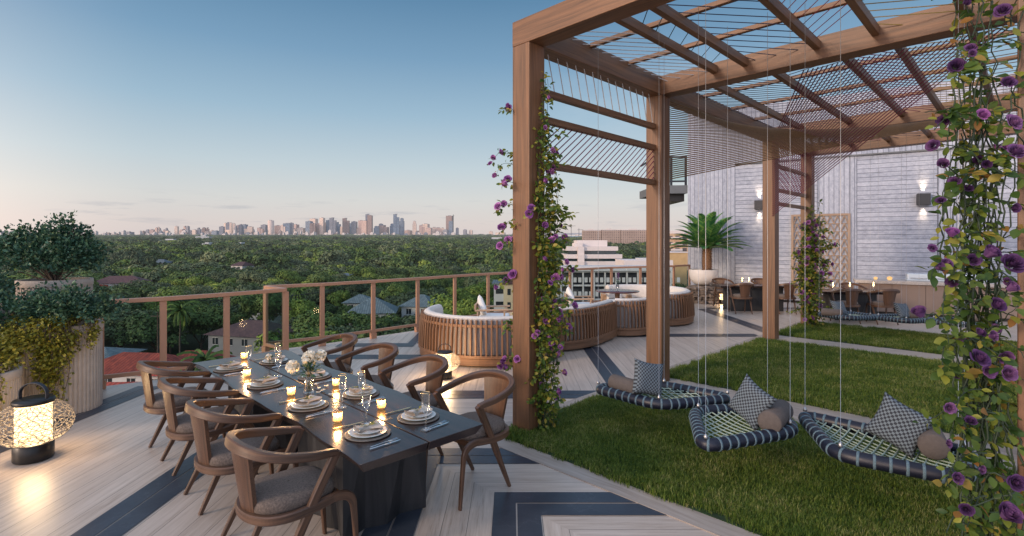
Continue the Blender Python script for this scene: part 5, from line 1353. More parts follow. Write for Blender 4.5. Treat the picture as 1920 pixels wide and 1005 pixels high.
ex = [(at(px, py, Y), d, s*.80) for px, py, Y, d, s in ((1792, 124, 2.6, (-1, -.3, .1), .062), (1770, 226, 2.7, (-1, -.3, 0), .05), (1768, 308, 2.65, (-1, -.2, -.1), .056), (1790, 340, 2.7, (-.8, -.6, .2), .042), (1764, 376, 2.7, (-.5, -.6, .6), .034),
      (1725, 588, 2.55, (-.9, -.5, -.3), .07), (1785, 438, 2.6, (-.3, -.8, .5), .058), (1748, 465, 2.65, (-.8, -.4, .2), .032), (1855, 475, 2.45, (0, -.7, .7), .075), (1898, 495, 2.4, (.3, -1, .1), .08), (1868, 572, 2.45, (.0, -1, .2), .062), (1895, 540, 2.45, (.1, -1, .3), .06),
      (1838, 624, 2.5, (-.2, -.9, .3), .04), (1836, 672, 2.42, (-.2, -.95, .2), .066), (1890, 700, 2.4, (.1, -.9, .3), .06), (1780, 765, 2.6, (-.7, -.6, 0), .046), (1793, 706, 2.65, (-.4, -.8, .4), .03), (1820, 790, 2.5, (0, -.8, .4), .042), (1778, 832, 2.6, (-.4, -.6, .6), .032), (1795, 896, 2.5, (-.1, -.9, .3), .045),
      (1888, 965, 2.25, (.0, -.85, .5), .092), (1812, 955, 2.45, (-.3, -.9, .0), .05), (1880, 20, 2.6, (0, -.9, -.4), .055), (1820, 90, 2.65, (-.3, -.9, -.2), .04), (1900, 230, 2.5, (.0, -1, -.1), .06), (1905, 285, 2.45, (.0, -1, 0), .066), (1850, 308, 2.55, (-.1, -1, 0), .045), (1890, 155, 2.5, (0, -1, -.2), .05),
      (1842, 215, 2.6, (-.4, -.8, 0), .05), (1902, 390, 2.45, (.2, -1, 0), .045), (1860, 630, 2.45, (.1, -.9, .2), .045), (1905, 905, 2.35, (.1, -.9, .3), .06), (1840, 880, 2.45, (-.1, -.9, .3), .035))]
sprs = [(at(px, py, 2.72), d, L*1.3, dr) for px, py, d, L, dr in ((1850, 110, (-1, -.1, .1), .26, .5), (1845, 215, (-1, 0, 0), .28, .3), (1850, 330, (-1, -.1, .2), .30, .6), (1850, 440, (-1, -.1, .35), .36, .6), (1850, 470, (-1, -.2, -.25), .42, .2), (1840, 520, (-1, -.1, -.4), .40, .2), (1850, 560, (-.9, 0, -.1), .38, .9), (1845, 640, (-1, -.1, .1), .32, .7), (1850, 730, (-1, -.1, -.1), .28, .5), (1850, 850, (-1, -.1, .1), .26, .4), (1850, 930, (-1, -.1, -.2), .26, .3))]
vine('climbing purple rose with large blooms filling the right foreground', (E_.x, E_.y, .02), ec, .03, 4.0, 26, lambda z: .165, 1750, 56, .060, .040, 53, (-.25, -1, 0), side=sprs, deep=True, stemr=.0050, sprigs=110, exact=ex)

# ------------------------------------------------------------------ land, bay and far things
m = MB(); ys = [-60, 20, 150, 600, 1500, 3000, 6000, 9000]; G = []
for Y in ys: G.append([Vector((X*(Y+900)/900, Y, terr(Y))) for X in (-1400, -700, 0, 700, 1400)])
m.grid(G, smooth=False); struct('ground', m, plain('forest_floor', (.022, .032, .012), .95, 0, .4, .03, 0))
def fpt(px, py, Y): return Vector(((px-CX)/F*Y, Y, H-(py-H0)/F*Y))
def tquad(px0, px1, Y0, Y1, dz):
    return [((px0-CX)/F*Y0, Y0, terr(Y0)+dz), ((px1-CX)/F*Y0, Y0, terr(Y0)+dz), ((px1-CX)/F*Y1, Y1, terr(Y1)+dz), ((px0-CX)/F*Y1, Y1, terr(Y1)+dz)]
mw, t = newmat('bay_water'); t.out(t.bsdf(t.ramp(t.noise(t.mapv(t.n('ShaderNodeTexCoord').outputs['Object'], (.004, .0008, 1)), 1., 5), [(.3, (.03, .09, .13)), (.7, (.07, .15, .20))]), .25))
m = MB(); m.add(tquad(1010, 1105, 2500, 6300, 14), [(0, 1, 2, 3)]); m.add(tquad(1180, 1300, 900, 1400, 14.5), [(0, 1, 2, 3)]); struct('water', m, mw)
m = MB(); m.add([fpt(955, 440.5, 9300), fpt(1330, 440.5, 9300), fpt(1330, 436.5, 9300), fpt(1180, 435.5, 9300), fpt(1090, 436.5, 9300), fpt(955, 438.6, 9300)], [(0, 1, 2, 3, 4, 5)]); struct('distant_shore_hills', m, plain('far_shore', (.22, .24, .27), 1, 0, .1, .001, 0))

def crown_mesh(seed, R, hh, nleaf, leaf, palm=False):
    r = np.random.RandomState(seed); P = []; N = []
    if palm:
        V, Fc = [], []
        for k in range(26):
            a = k*2.4; el = 1.2-1.9*(k/26); prev = np.zeros(3); L = R*(.8+.4*r.rand())
            for i in range(5):
                e = el-.35*i; nx = prev+np.array([math.cos(a)*math.cos(e), math.sin(a)*math.cos(e), math.sin(e)])*L/5; w_ = np.array([-math.sin(a), math.cos(a), 0])*R*.10*(1-.15*i); dz = np.array([0, 0, -.08*R])
                o = len(V); V += [prev-w_+dz, prev, prev+w_+dz, nx-w_*.85+dz, nx, nx+w_*.85+dz]; Fc += [(o, o+1, o+4, o+3), (o+1, o+2, o+5, o+4)]; prev = nx
        return np.array(V), Fc
    lobes = []
    for k in range(22):
        a = r.rand()*6.283; d = R*.72*math.sqrt(r.rand()); z = hh*(.30+.52*r.rand()*(1-.45*(d/R)**2)); lobes.append((d*math.cos(a), d*math.sin(a), z, R*(.22+.18*r.rand())))
    for (x_, y_, z_, q) in lobes:
        n = nleaf//22; d = r.normal(0, 1, (n, 3)); d /= np.linalg.norm(d, axis=1)[:, None]; d[:, 2] = np.where(d[:, 2] < -.2, -d[:, 2], d[:, 2])
        rad = q*(.82+.28*r.rand(n)**.7)*(1+.18*np.sin(d[:, 0]*7+x_)*np.cos(d[:, 1]*6+y_)); p = np.array([x_, y_, z_])+d*rad[:, None]*np.array([1, 1, .78]); P.append(p); N.append(d)
    P = np.concatenate(P); N = np.concatenate(N); n = len(P)
    Nj = N+r.normal(0, .42, (n, 3)); Nj[:, 2] += .25; Nj /= np.linalg.norm(Nj, axis=1)[:, None]
    T = np.cross(Nj, r.normal(0, 1, (n, 3))); T /= np.linalg.norm(T, axis=1)[:, None]; B = np.cross(Nj, T); s = leaf*(.6+.8*r.rand(n))[:, None]
    V = np.stack([P-T*s*.5, P+B*s*.32, P+T*s*.5, P-B*s*.32], 1).reshape(-1, 3); idx = np.arange(n)*4
    return V, np.stack([idx, idx+1, idx+2, idx+3], 1).tolist()
def crown_data(name, seed, R, hh, nleaf, leaf, mat, palm=False):
    V, Fc = crown_mesh(seed, R, hh, nleaf, leaf, palm); me = bpy.data.meshes.new(name); me.from_pydata(V.tolist(), [], Fc)
    me.materials.append(M[mat])
    if not palm:      # dark inner body so the crown is not see-through everywhere
        pass
    me.update(); return me
def trunk_data(hh, r0, limbs, seed):
    r = random.Random(seed); m = MB(); m.tube([(0, 0, 0), (.1, 0, hh*.5), (0, .1, hh)], [r0, r0*.75, r0*.5], 7)
    for k in range(limbs):
        a = r.random()*6.28; e = Vector((math.cos(a)*hh*.6, math.sin(a)*hh*.6, hh*1.35)); m.tube([(0, 0, hh*.55), e*.6+Vector((0, 0, hh*.3)), e], [r0*.5, r0*.35, r0*.15], 5)
    me = bpy.data.meshes.new('trunk'); me.from_pydata(m.v, [], m.f); me.materials.append(M['bark']); return me
KINDS = []
for i, (mt, R, hh, nl, lf, lab) in enumerate((('tree_a', 6.2, 8.6, 9000, .50, 'dense dark green broadleaf tree in the neighbourhood below the terrace'), ('tree_b', 5.0, 7.4, 7500, .46, 'bright green rounded tree in the neighbourhood below the terrace'), ('tree_c', 6.8, 8.0, 9000, .52, 'greyish green spreading tree in the neighbourhood below the terrace'),
                                             ('tree_a', 4.6, 9.2, 7000, .46, 'tall narrow dark green tree in the neighbourhood below the terrace'), ('tree_b', 6.4, 7.8, 9000, .50, 'broad yellow-green tree in the neighbourhood below the terrace'), ('tree_r', 4.6, 6.4, 6500, .44, 'red flowering flame tree among the green trees below the terrace'))):
    KINDS.append((crown_data('crown', 60+i, R, hh, nl, lf, mt), trunk_data(hh*.45, .32, 5, i), 2.2 if i != 3 else 3.5, lab, 'broadleaf_tree' if i < 5 else 'flame_tree'))
KINDS.append((crown_data('crown', 80, 3.0, 0, 0, 0, 'tree_b', True), trunk_data(9.5, .16, 0, 9), 9.5, 'slender palm tree standing above the rooftops below the terrace', 'palm_tree'))
HOUSES = []      # (x, y, clear radius)
def clear(x_, y_, r):
    for hx, hy, hr in HOUSES:
        if (x_-hx)**2+(y_-hy)**2 < (hr+r)**2: return False
    for hx, hy, hr in HOUSES:       # keep the line of sight towards each listed house
        if y_ < hy and hr < 40:
            t_ = y_/hy
            if abs(x_-hx*t_) < hr*t_*.7 and hy-y_ < hy*(.30 if hy < 90 else .10): return False
    return True
ntree = [0]
def tree(k, x_, y_, s, rz=None):
    cm, tm, zc, lab, nm = KINDS[k]; o = bpy.data.objects.new(nm, None); COL.objects.link(o); o.location = (x_, y_, terr(y_)-.2); o.rotation_euler = (0, 0, rz if rz is not None else random.random()*6.28); o.scale = (s, s, s*random.uniform(.88, 1.12))
    tag(o, lab, 'tree', ['dark green broadleaf trees', 'bright rounded trees', 'greyish spreading trees', 'tall narrow trees', 'broad yellow-green trees', 'red flame trees', 'palm trees'][k]+' below the terrace')
    c = bpy.data.objects.new('crown', cm); COL.objects.link(c); c.parent = o; c.location = (0, 0, zc)
    c = bpy.data.objects.new('trunk', tm); COL.objects.link(c); c.parent = o; ntree[0] += 1

def hip_house(name, label, cx_, cy_, w, d, zr, ze, rz, roofm, wallm, gable=False, ov=.7):
    z0 = terr(cy_); R_ = thing(name, label, 'house', (cx_, cy_, z0), rz); m = MB(); m.box(-w/2, w/2, -d/2, d/2, 0, ze-z0); obj('wall', m, wallm, R_)
    W_, D_ = w/2+ov, d/2+ov; zz, zt = ze-z0-.1, zr-z0; m = MB(); rl = max(.5, W_-D_)
    A = [(-W_, -D_, zz), (W_, -D_, zz), (W_, D_, zz), (-W_, D_, zz), (-rl, 0, zt), (rl, 0, zt)]
    sl = math.hypot(D_, zt-zz)
    m.add(A, [(0, 1, 5, 4), (1, 2, 5), (2, 3, 4, 5), (3, 0, 4), (3, 2, 1, 0)], [[(0, 0), (2*W_, 0), (2*W_-D_, sl), (D_, sl)], [(0, 0), (2*D_, 0), (D_, sl)], [(0, 0), (2*W_, 0), (2*W_-D_, sl), (D_, sl)], [(0, 0), (2*D_, 0), (D_, sl)], [(0, 0)]*4])
    obj('roof', m, roofm, R_)
    m = MB()
    nwin = max(2, int(w/3))
    for k in range(nwin):
        x_ = -w/2+w*(k+.5)/nwin; b = ze-z0-1.9
        m = MB(); m.box(x_-.6, x_+.6, -d/2-.03, -d/2+.02, b, b+1.25); fr_ = obj('window', m, WIN, R_)
        m = MB(); m.sweep([(x_, -d/2-.05, b), (x_, -d/2-.05, b+1.25)], .07, .05, (0, 1, 0)); m.sweep([(x_-.62, -d/2-.05, b-.03), (x_+.62, -d/2-.05, b-.03)], .06, .08); m.sweep([(x_-.62, -d/2-.05, b+1.28), (x_+.62, -d/2-.05, b+1.28)], .06, .08)
        obj('frame', m, WHT, fr_)
    HOUSES.append((cx_, cy_, max(w, d)*.62)); return R_
GRW = plain('grey_render', (.20, .20, .21), .8, 0, .1, .5, .1); WIN = plain('dark_window', (.02, .025, .03), .2, 0, .3, 1, 0); WHT = plain('white_render', (.48, .47, .46), .8, 0, .08, .5, .1)
def tiles(name, c1, c2, s=.30):
    m_, t = newmat(name); uv = t.n('ShaderNodeTexCoord').outputs['UV']; x_ = t.n('ShaderNodeSeparateXYZ', {0: uv})
    f = t.math('FRACT', t.math('DIVIDE', x_.outputs[0], s)); g_ = t.math('FRACT', t.math('DIVIDE', x_.outputs[1], s*1.3))
    n_ = t.noise(t.mapv(uv, (.8, .8, 1)), 1., 6, .7); n2 = t.n('ShaderNodeTexWhiteNoise', {'Vector': t.n('ShaderNodeVectorMath', {0: t.mapv(uv, (1/s, 1/(s*1.3), 1))}, operation='FLOOR').outputs[0]}).outputs['Value']
    sh = t.math('MULTIPLY', t.math('ABSOLUTE', t.math('SUBTRACT', f, .5)), 1.2)
    c = t.ramp(t.math('ADD', t.math('MULTIPLY', n_, .6), t.math('MULTIPLY', n2, .4)), [(.25, c1), (.75, c2)]); c = t.mix(sh, c, tuple(v*.4 for v in c1))
    t.out(t.bsdf(c, .8, 0, t.bump(t.math('ADD', sh, g_), .5, .05))); return m_
RT = tiles('red_roof_tiles', (.17, .022, .014), (.40, .065, .035), .5); PT = tiles('brown_roof_tiles', (.07, .035, .038), (.15, .075, .07)); GT = tiles('slate_blue_roof', (.10, .13, .15), (.19, .235, .26), .5)
def hpos(px, Y): return (px-CX)/F*Y
zf = lambda py, Y: H-(py-H0)/F*Y
hip_house('house', 'white two-storey house with large red tiled hip roof beneath the railing', hpos(268, 72), 72, 13.5, 7.5, zf(661, 72), zf(700, 68), -.12, RT, WHT)
hip_house('house', 'lower red tiled wing beside the white red-roofed house', hpos(352, 80), 82, 11, 8.0, zf(662, 80), zf(700, 77), .1, RT, WHT)
hip_house('house', 'small red tiled outbuilding right under the deck edge', hpos(232, 57), 57, 13, 5.0, zf(716, 57), zf(745, 55), .05, RT, WHT)
hip_house('house', 'flat-roofed white house at the left of the red-roofed house', hpos(150, 84), 86, 12, 7.0, zf(655, 84), zf(668, 84), .0, GT, WHT)
hip_house('house', 'grey two-storey house with brown tiled roof seen through the glass railing', hpos(478, 100), 100, 13, 9.0, zf(600, 100), zf(628, 96), -.25, PT, GRW)
hip_house('house', 'house with dark purple roof and pale gable far below the planters', hpos(228, 205), 205, 17, 9, zf(517, 205), zf(529, 205), .3, PT, WHT)
hip_house('house', 'brown roofed house behind the corner of the glass railing', hpos(520, 140), 140, 17, 9, zf(560, 140), zf(577, 138), -.3, PT, WHT)
hip_house('house', 'white house with pale blue-grey hip roof left of the sofas', hpos(700, 118), 118, 9.5, 9, zf(557, 118), zf(587, 113), .15, GT, WHT)
hip_house('house', 'smaller blue-grey hip roofed house nearer the curved sofa', hpos(792, 124), 124, 7.2, 8, zf(552, 124), zf(574, 120), -.2, GT, WHT)
hip_house('house', 'blue-grey hip roofed house beyond the larger one', hpos(672, 150), 152, 8, 7, zf(553, 150), zf(566, 150), .1, GT, WHT)
hip_house('house', 'white flat villa glimpsed over the railing top', hpos(652, 260), 260, 12, 8, zf(512, 260), zf(516, 260), .1, GT, WHT)
FW = facade('office_white', (.62, .54, .52), (.02, .04, .05), 400., 3.1, 0., 0.)
def blockbuild(name, label, cat, px0, px1, Y, ztop, depth, mat, z0=None, rz=0.):
    x0, x1 = hpos(px0, Y), hpos(px1, Y); zb = terr(Y) if z0 is None else z0; R_ = thing(name, label, cat, ((x0+x1)/2, Y+depth/2, zb), rz)
    w = (x1-x0)/2; m = MB(); m.box(-w, w, -depth/2, depth/2, 0, ztop-zb); obj('wall', m, mat, R_); HOUSES.append(((x0+x1)/2, Y+depth/2, w+depth*.3)); return R_, w, ztop-zb
# white terraced office block
Y = 200.; R_ = thing('office_block', 'white terraced office block with ribbon windows behind the railing', 'office building', (hpos(1105, Y), Y, terr(Y)))
PKW = plain('pinkish_white_render', (.62, .55, .52), .8, 0, .05, .3, .05); DG = plain('green_dark_glass', (.015, .03, .035), .15, 0, .3, 1, 0)
zb = terr(Y); tops = [zf(462, Y), zf(476, Y), zf(488.5, Y), zf(501, Y), zf(514, Y)]
for k, zt in enumerate(tops):
    e = k*1.15; z_ = zt-zb
    m = MB(); m.box(-9.5-e*.3, 9.5+e*1.25, -8-e*.4, 10, z_-1.55, z_); m.box(-5.6, -3.2, -8.8-e*.4, -7, z_-3.2, z_); obj('parapet_band', m, PKW, R_)
    m = MB(); m.box(-8.9-e*.3, 8.9+e*1.25, -7.4-e*.4, 9, z_-3.05, z_-1.56); obj('ribbon_window', m, DG, R_)
m = MB(); m.box(-5.2, 6.2, -4, 7, tops[0]-zb, zf(450.5, Y)-zb); m.box(-6.4, -3.4, -6.5, 2, tops[0]-zb, zf(456, Y)-zb); obj('penthouse', m, PKW, R_)
m = MB(); m.box(-9, 14, -6, 10, 0, tops[4]-zb-3.1); obj('wall', m, PKW, R_); HOUSES.append((hpos(1105, Y), Y, 17))
# white car park structure in front
Y = 118.; R_ = thing('parking_structure', 'white framed open car park building just beyond the sofas', 'car park', (hpos(1155, Y), Y, terr(Y))); zb = terr(Y)
w = 12.5; zt = zf(508, Y)-zb
m = MB(); m.box(-w, w, 0, 14, zt-.35, zt); m.box(-w, w, 0, 14, zt-3.5, zt-3.15); m.box(-w, w, 0, 14, zt-6.7, zt-6.35); obj('floor_slab', m, WHT, R_)
m = MB()
for k in range(11):
    x_ = -w+2*w*k/10
    m.box(x_-.16, x_+.16, -.15, .25, 0, zt-.36)
    for z_ in (zt-2.6, zt-5.8): m.box(x_+.3, x_+1.0, -.05, .15, z_, z_+1.1); m.box(x_+1.4, x_+2.1, -.05, .15, z_, z_+1.1)
obj('column', m, WHT, R_)
m = MB(); m.box(-w+.3, w-.3, 1.5, 13.5, 0, zt-.4); obj('shaded_inside', m, plain('shaded_interior', (.06, .065, .075), .9, 0, .5, .6, 0), R_)  # solid dark box, its colour standing in for shade between the floors
m = MB(); m.box(-w-.4, w+.4, -.6, .2, zt+.01, zt+.35); m.box(-w, w, 3, 9, zt+.01, zt+.9); obj('canopy', m, WHT, R_); HOUSES.append((hpos(1155, Y), Y+7, 15))
Y = 165.; R_, w, h_ = blockbuild('white_hall', 'low plain white building right of the terraced office block', 'building', 1170, 1262, Y, zf(488, Y), 14, PKW)
m = MB(); m.box(-w*.2, w*.7, -2, 4, h_, h_+.5); obj('roof_plant', m, WHT, R_)
AF = facade('apartment_slab', (.42, .30, .24), (.10, .075, .065), 3.3, 3.0, .5, .55)
for k, (a, b) in enumerate(((1094, 1127), (1128, 1162.5), (1163.5, 1219))):
    Y = 900.; R_, w, h_ = blockbuild('apartment_slab', f'long brown apartment slab block on the horizon, {["left", "middle", "right"][k]} wing of three', 'apartment block', a, b, Y, zf(431+(k == 0)*.6, Y), 20, AF)
    m = MB(); m.box(-w*.3, w*.2, -4, 4, h_, h_+2.4); obj('lift_room', m, PKW, R_); m = MB(); m.box(-w, w, -10.3, -9.9, h_-.8, h_+.7); obj('parapet', m, PKW, R_)
YF = facade('balcony_tower', (.55, .36, .22), (.05, .035, .03), 3.6, 3.0, .62, .62)
Y = 260.; R_, w, h_ = blockbuild('apartment_block', 'orange cream apartment block with dark balconies behind the sago palm', 'apartment block', 1246, 1300, Y, zf(438, Y), 18, YF)
m = MB(); m.box(-w*.4, w*.6, -4, 4, h_, h_+1.5); obj('roof_plant', m, PKW, R_)
for k in range(6): m = MB(); m.box(-w*.55, w*.2, -10.2, -9, h_-2.6-k*3, h_-1.7-k*3); obj('balcony', m, PKW, R_)
YC = plain('yellow_stucco', (.50, .33, .16), .8, 0, .1, .5, .1)
Y = 190.; R_, w, h_ = blockbuild('low_building', 'flat yellow stucco building below the orange apartment block', 'building', 1236, 1288, Y, zf(474, Y), 12, YC)
m = MB(); m.box(-w-.3, w+.3, -6.3, 6.3, h_, h_+.35); obj('parapet', m, PKW, R_)
Y = 92.; R_, w, h_ = blockbuild('town_house', 'tall narrow cream yellow town house behind the front pergola post', 'house', 944, 985, Y, zf(533, Y), 7, plain('cream_stucco', (.50, .40, .26), .8, 0, .08, .5, .1))
m = MB(); m.add([(-w-.3, -3.8, h_), (w+.3, -3.8, h_), (w+.3, 3.8, h_), (-w-.3, 3.8, h_), (0, -3.8, h_+1.6), (0, 3.8, h_+1.6)], [(0, 1, 4), (1, 2, 5, 4), (2, 3, 5), (3, 0, 4, 5)]); obj('roof', m, PT, R_)
for i in range(3):
    for j in range(3): m = MB(); m.box(-w+.7+i*1.15, -w+1.25+i*1.15, -3.56, -3.5, h_-1.9-j*2.4, h_-.8-j*2.4); obj('window', m, WIN, R_)
Y = 105.; R_, w, h_ = blockbuild('town_house', 'white flat-roofed house left of the cream yellow town house', 'house', 926, 948, Y, zf(533, Y), 8, WHT)
m = MB(); m.box(-w-.4, w+.4, -4.4, 4.4, h_, h_+.3); obj('roof', m, GT, R_)
for j in range(2): m = MB(); m.box(-w+.4, w-.4, -4.06, -4.0, h_-1.9-j*2.6, h_-.9-j*2.6); obj('window', m, WIN, R_)
# mid-distance white blocks standing out of the wood
RB = facade('ribbon_block', (.62, .60, .60), (.05, .08, .09), 300., 3.4, 1.0, .45)
for px0, px1, py, Y, lab in ((292, 336, 450, 1150, 'white ribbon-windowed office low on the horizon at left'), (190, 234, 457.5, 900, 'pale block with small windows in the trees at left'), (366, 392, 443, 1900, 'cream and blue apartment block at the tree line'), (436, 452, 456.5, 700, 'small white roof between the trees'),
                             (0, 6, 449, 700, 'teal sided block cut by the left edge of the photo'), (255, 285, 459, 950, 'long low pale roof in the trees'), (372, 392, 456.5, 760, 'short white roof right of the ribbon office'), (470, 500, 449.5, 1500, 'white low block beneath the downtown towers'), (1000, 1056, 445, 1700, 'low cream hotel on the shore right of the post'), (905, 960, 447, 1500, 'long cream building near the bay left of the post')):
    R_, w, h_ = blockbuild('office_block', lab, 'building', px0, px1, Y, zf(py, Y), 26, RB)
    m = MB(); m.box(-w*.4, w*.3, -5, 5, h_, h_+Y*.0022); obj('roof_plant', m, WHT, R_)

random.seed(12)
for k, (px, Y, w, mt) in enumerate(((300, 330, 11, GT), (395, 420, 12, WHT), (455, 300, 9, PT), (590, 480, 13, WHT), (655, 560, 14, PT), (770, 380, 10, WHT), (830, 520, 14, GT), (900, 450, 11, WHT), (350, 620, 16, WHT), (500, 640, 15, GT), (730, 700, 18, WHT), (880, 760, 18, PT), (270, 480, 13, WHT))):
    X_ = hpos(px, Y); R_ = thing('house', f'small distant roof showing in the woodland, number-free speck {["left of the brown roof", "above the first railing bay", "above the second railing post", "above the glass corner", "left of the white villa", "right of the white villa", "above the sofa end", "near the front post", "under the ribbon office", "in the wood left of centre", "in the wood at the centre", "in the wood below the brown tower", "right of the planter shrub"][k]}'.replace(', number-free speck', ''), 'house', (X_, Y, terr(Y)), random.uniform(-.4, .4))
    m = MB(); m.box(-w/2, w/2, -4, 4, 0, 8.6); obj('wall', m, WHT, R_); m = MB(); m.add([(-w/2-.6, -4.6, 8.62), (w/2+.6, -4.6, 8.62), (w/2+.6, 4.6, 8.62), (-w/2-.6, 4.6, 8.62), (-w/4, 0, 10.8), (w/4, 0, 10.8)], [(0, 1, 5, 4), (1, 2, 5), (2, 3, 4, 5), (3, 0, 4)]); obj('roof', m, mt, R_); HOUSES.append((X_, Y, w*.45))

# --- trees: nearest ones one by one
random.seed(77); cand = []
y_ = 44.
while y_ < 330:
    xl, xr = -1.02*y_-4, .42*y_+3; x_ = xl+random.random()*8
    while x_ < xr:
        cand.append((x_+random.uniform(-2.5, 2.5), y_+random.uniform(-2.5, 2.5))); x_ += 9.8+y_*.007
    y_ += 9.2+y_*.008
random.shuffle(cand); cand.sort(key=lambda c: math.hypot(*c)); rest = []
for x_, y_ in cand:
    if y_ < 40 or not clear(x_, y_, 3.6): continue
    if ntree[0] < 268: tree(random.choices([0, 1, 2, 3, 4], [34, 16, 24, 12, 14])[0], x_, y_, random.uniform(.78, 1.2))
    else: rest.append((x_, y_))
for px, Y in ((385, 62), (338, 95), (414, 170), (560, 150), (845, 300), (863, 340), (600, 210), (905, 320), (928, 260), (936, 262), (945, 258), (1010, 200)): tree(6, hpos(px, Y), Y, random.uniform(.85, 1.2))
for px, Y in ((178, 190), (232, 390), (545, 330), (722, 330), (798, 210), (690, 420), (255, 300), (640, 300)): tree(5, hpos(px, Y), Y, random.uniform(.8, 1.1))
# --- the rest of the wood as one mass
lowm = []
for i, (mt, R, hh) in enumerate((('tree_a', 7, 8), ('tree_c', 7.5, 7.6), ('tree_b', 6, 7.2), ('tree_c', 6, 9), ('tree_a', 8, 7.6))):
    lowm.append(bpy.data.objects.new('tree_crown', crown_data('tree_crown', 90+i, R, hh, 2600, 1.05, mt)))
P, S_ = [], []
for x_, y_ in rest: s = random.uniform(.75, 1.2); P.append((x_, y_, terr(y_)+1.5)); S_.append((s, s, s*random.uniform(.85, 1.15)))
y_ = 300.
while y_ < 6200:
    sp = 10.5+(y_-300)*.0115; xl, xr = -1.03*y_, .44*y_; x_ = xl
    while x_ < xr:
        a, b = x_+random.uniform(-.4, .4)*sp, y_+random.uniform(-.4, .4)*sp; pxx = a/b*F+CX
        wat = (1008 < pxx < 1108 and 2400 < b) or (1178 < pxx < 1300 and 880 < b < 1420)
        if (b > 330 or clear(a, b, 4)) and not wat and not any((a-hx)**2+(b-hy)**2 < (hr+5)**2 or (abs(a-hx*b/hy) < hr*.9 and 0 < hy-b < hy*.10) for hx, hy, hr in HOUSES if hy > 280):
            s = sp/9.6*random.choice((.6, .8, .95, 1.1, 1.5))*random.uniform(.85, 1.15)*(.85 if b > 1500 else 1); hs = min(s, 1.25+(s-1)*.20)*random.uniform(.75, 1.45); P.append((a, b, terr(b)+1.0)); S_.append((s, s, hs))
        x_ += sp
    y_ += sp*.95
tag(instancer('distant_woodland', P, S_, lowm, 5), 'mass of green woodland stretching to the city on the horizon', 'woodland', None, 'stuff')

for k, (px, Y) in enumerate(((320, 112), (296, 88))):
    R_ = thing('utility_pole', ['wooden utility pole standing among the trees below the railing', 'nearer wooden utility pole carrying wires below the railing'][k], 'utility pole', (hpos(px, Y), Y, terr(Y)))
    m = MB(); m.tube([(0, 0, 0), (0, 0, 12.2)], [.17, .11], 7); obj('pole', m, M['bark'], R_)
    m = MB(); m.sweep([(-1.2, 0, 11.5), (1.2, 0, 11.5)], .12, .12); obj('crossarm', m, M['bark'], R_)
m = MB(); A_ = Vector((hpos(320, 112), 112, terr(112)+11.6)); B_ = Vector((hpos(620, 135), 135, terr(135)+11.6))
for o_ in (-1.1, 0, 1.1): m.tube([A_*(1-i/12)+B_*(i/12)+Vector((0, o_, -1.1*math.sin(math.pi*i/12))) for i in range(13)], .035, 4)
tag(obj('overhead_wire', m, M['black']), 'thin dark overhead wires strung above the trees past the pole', 'wire')
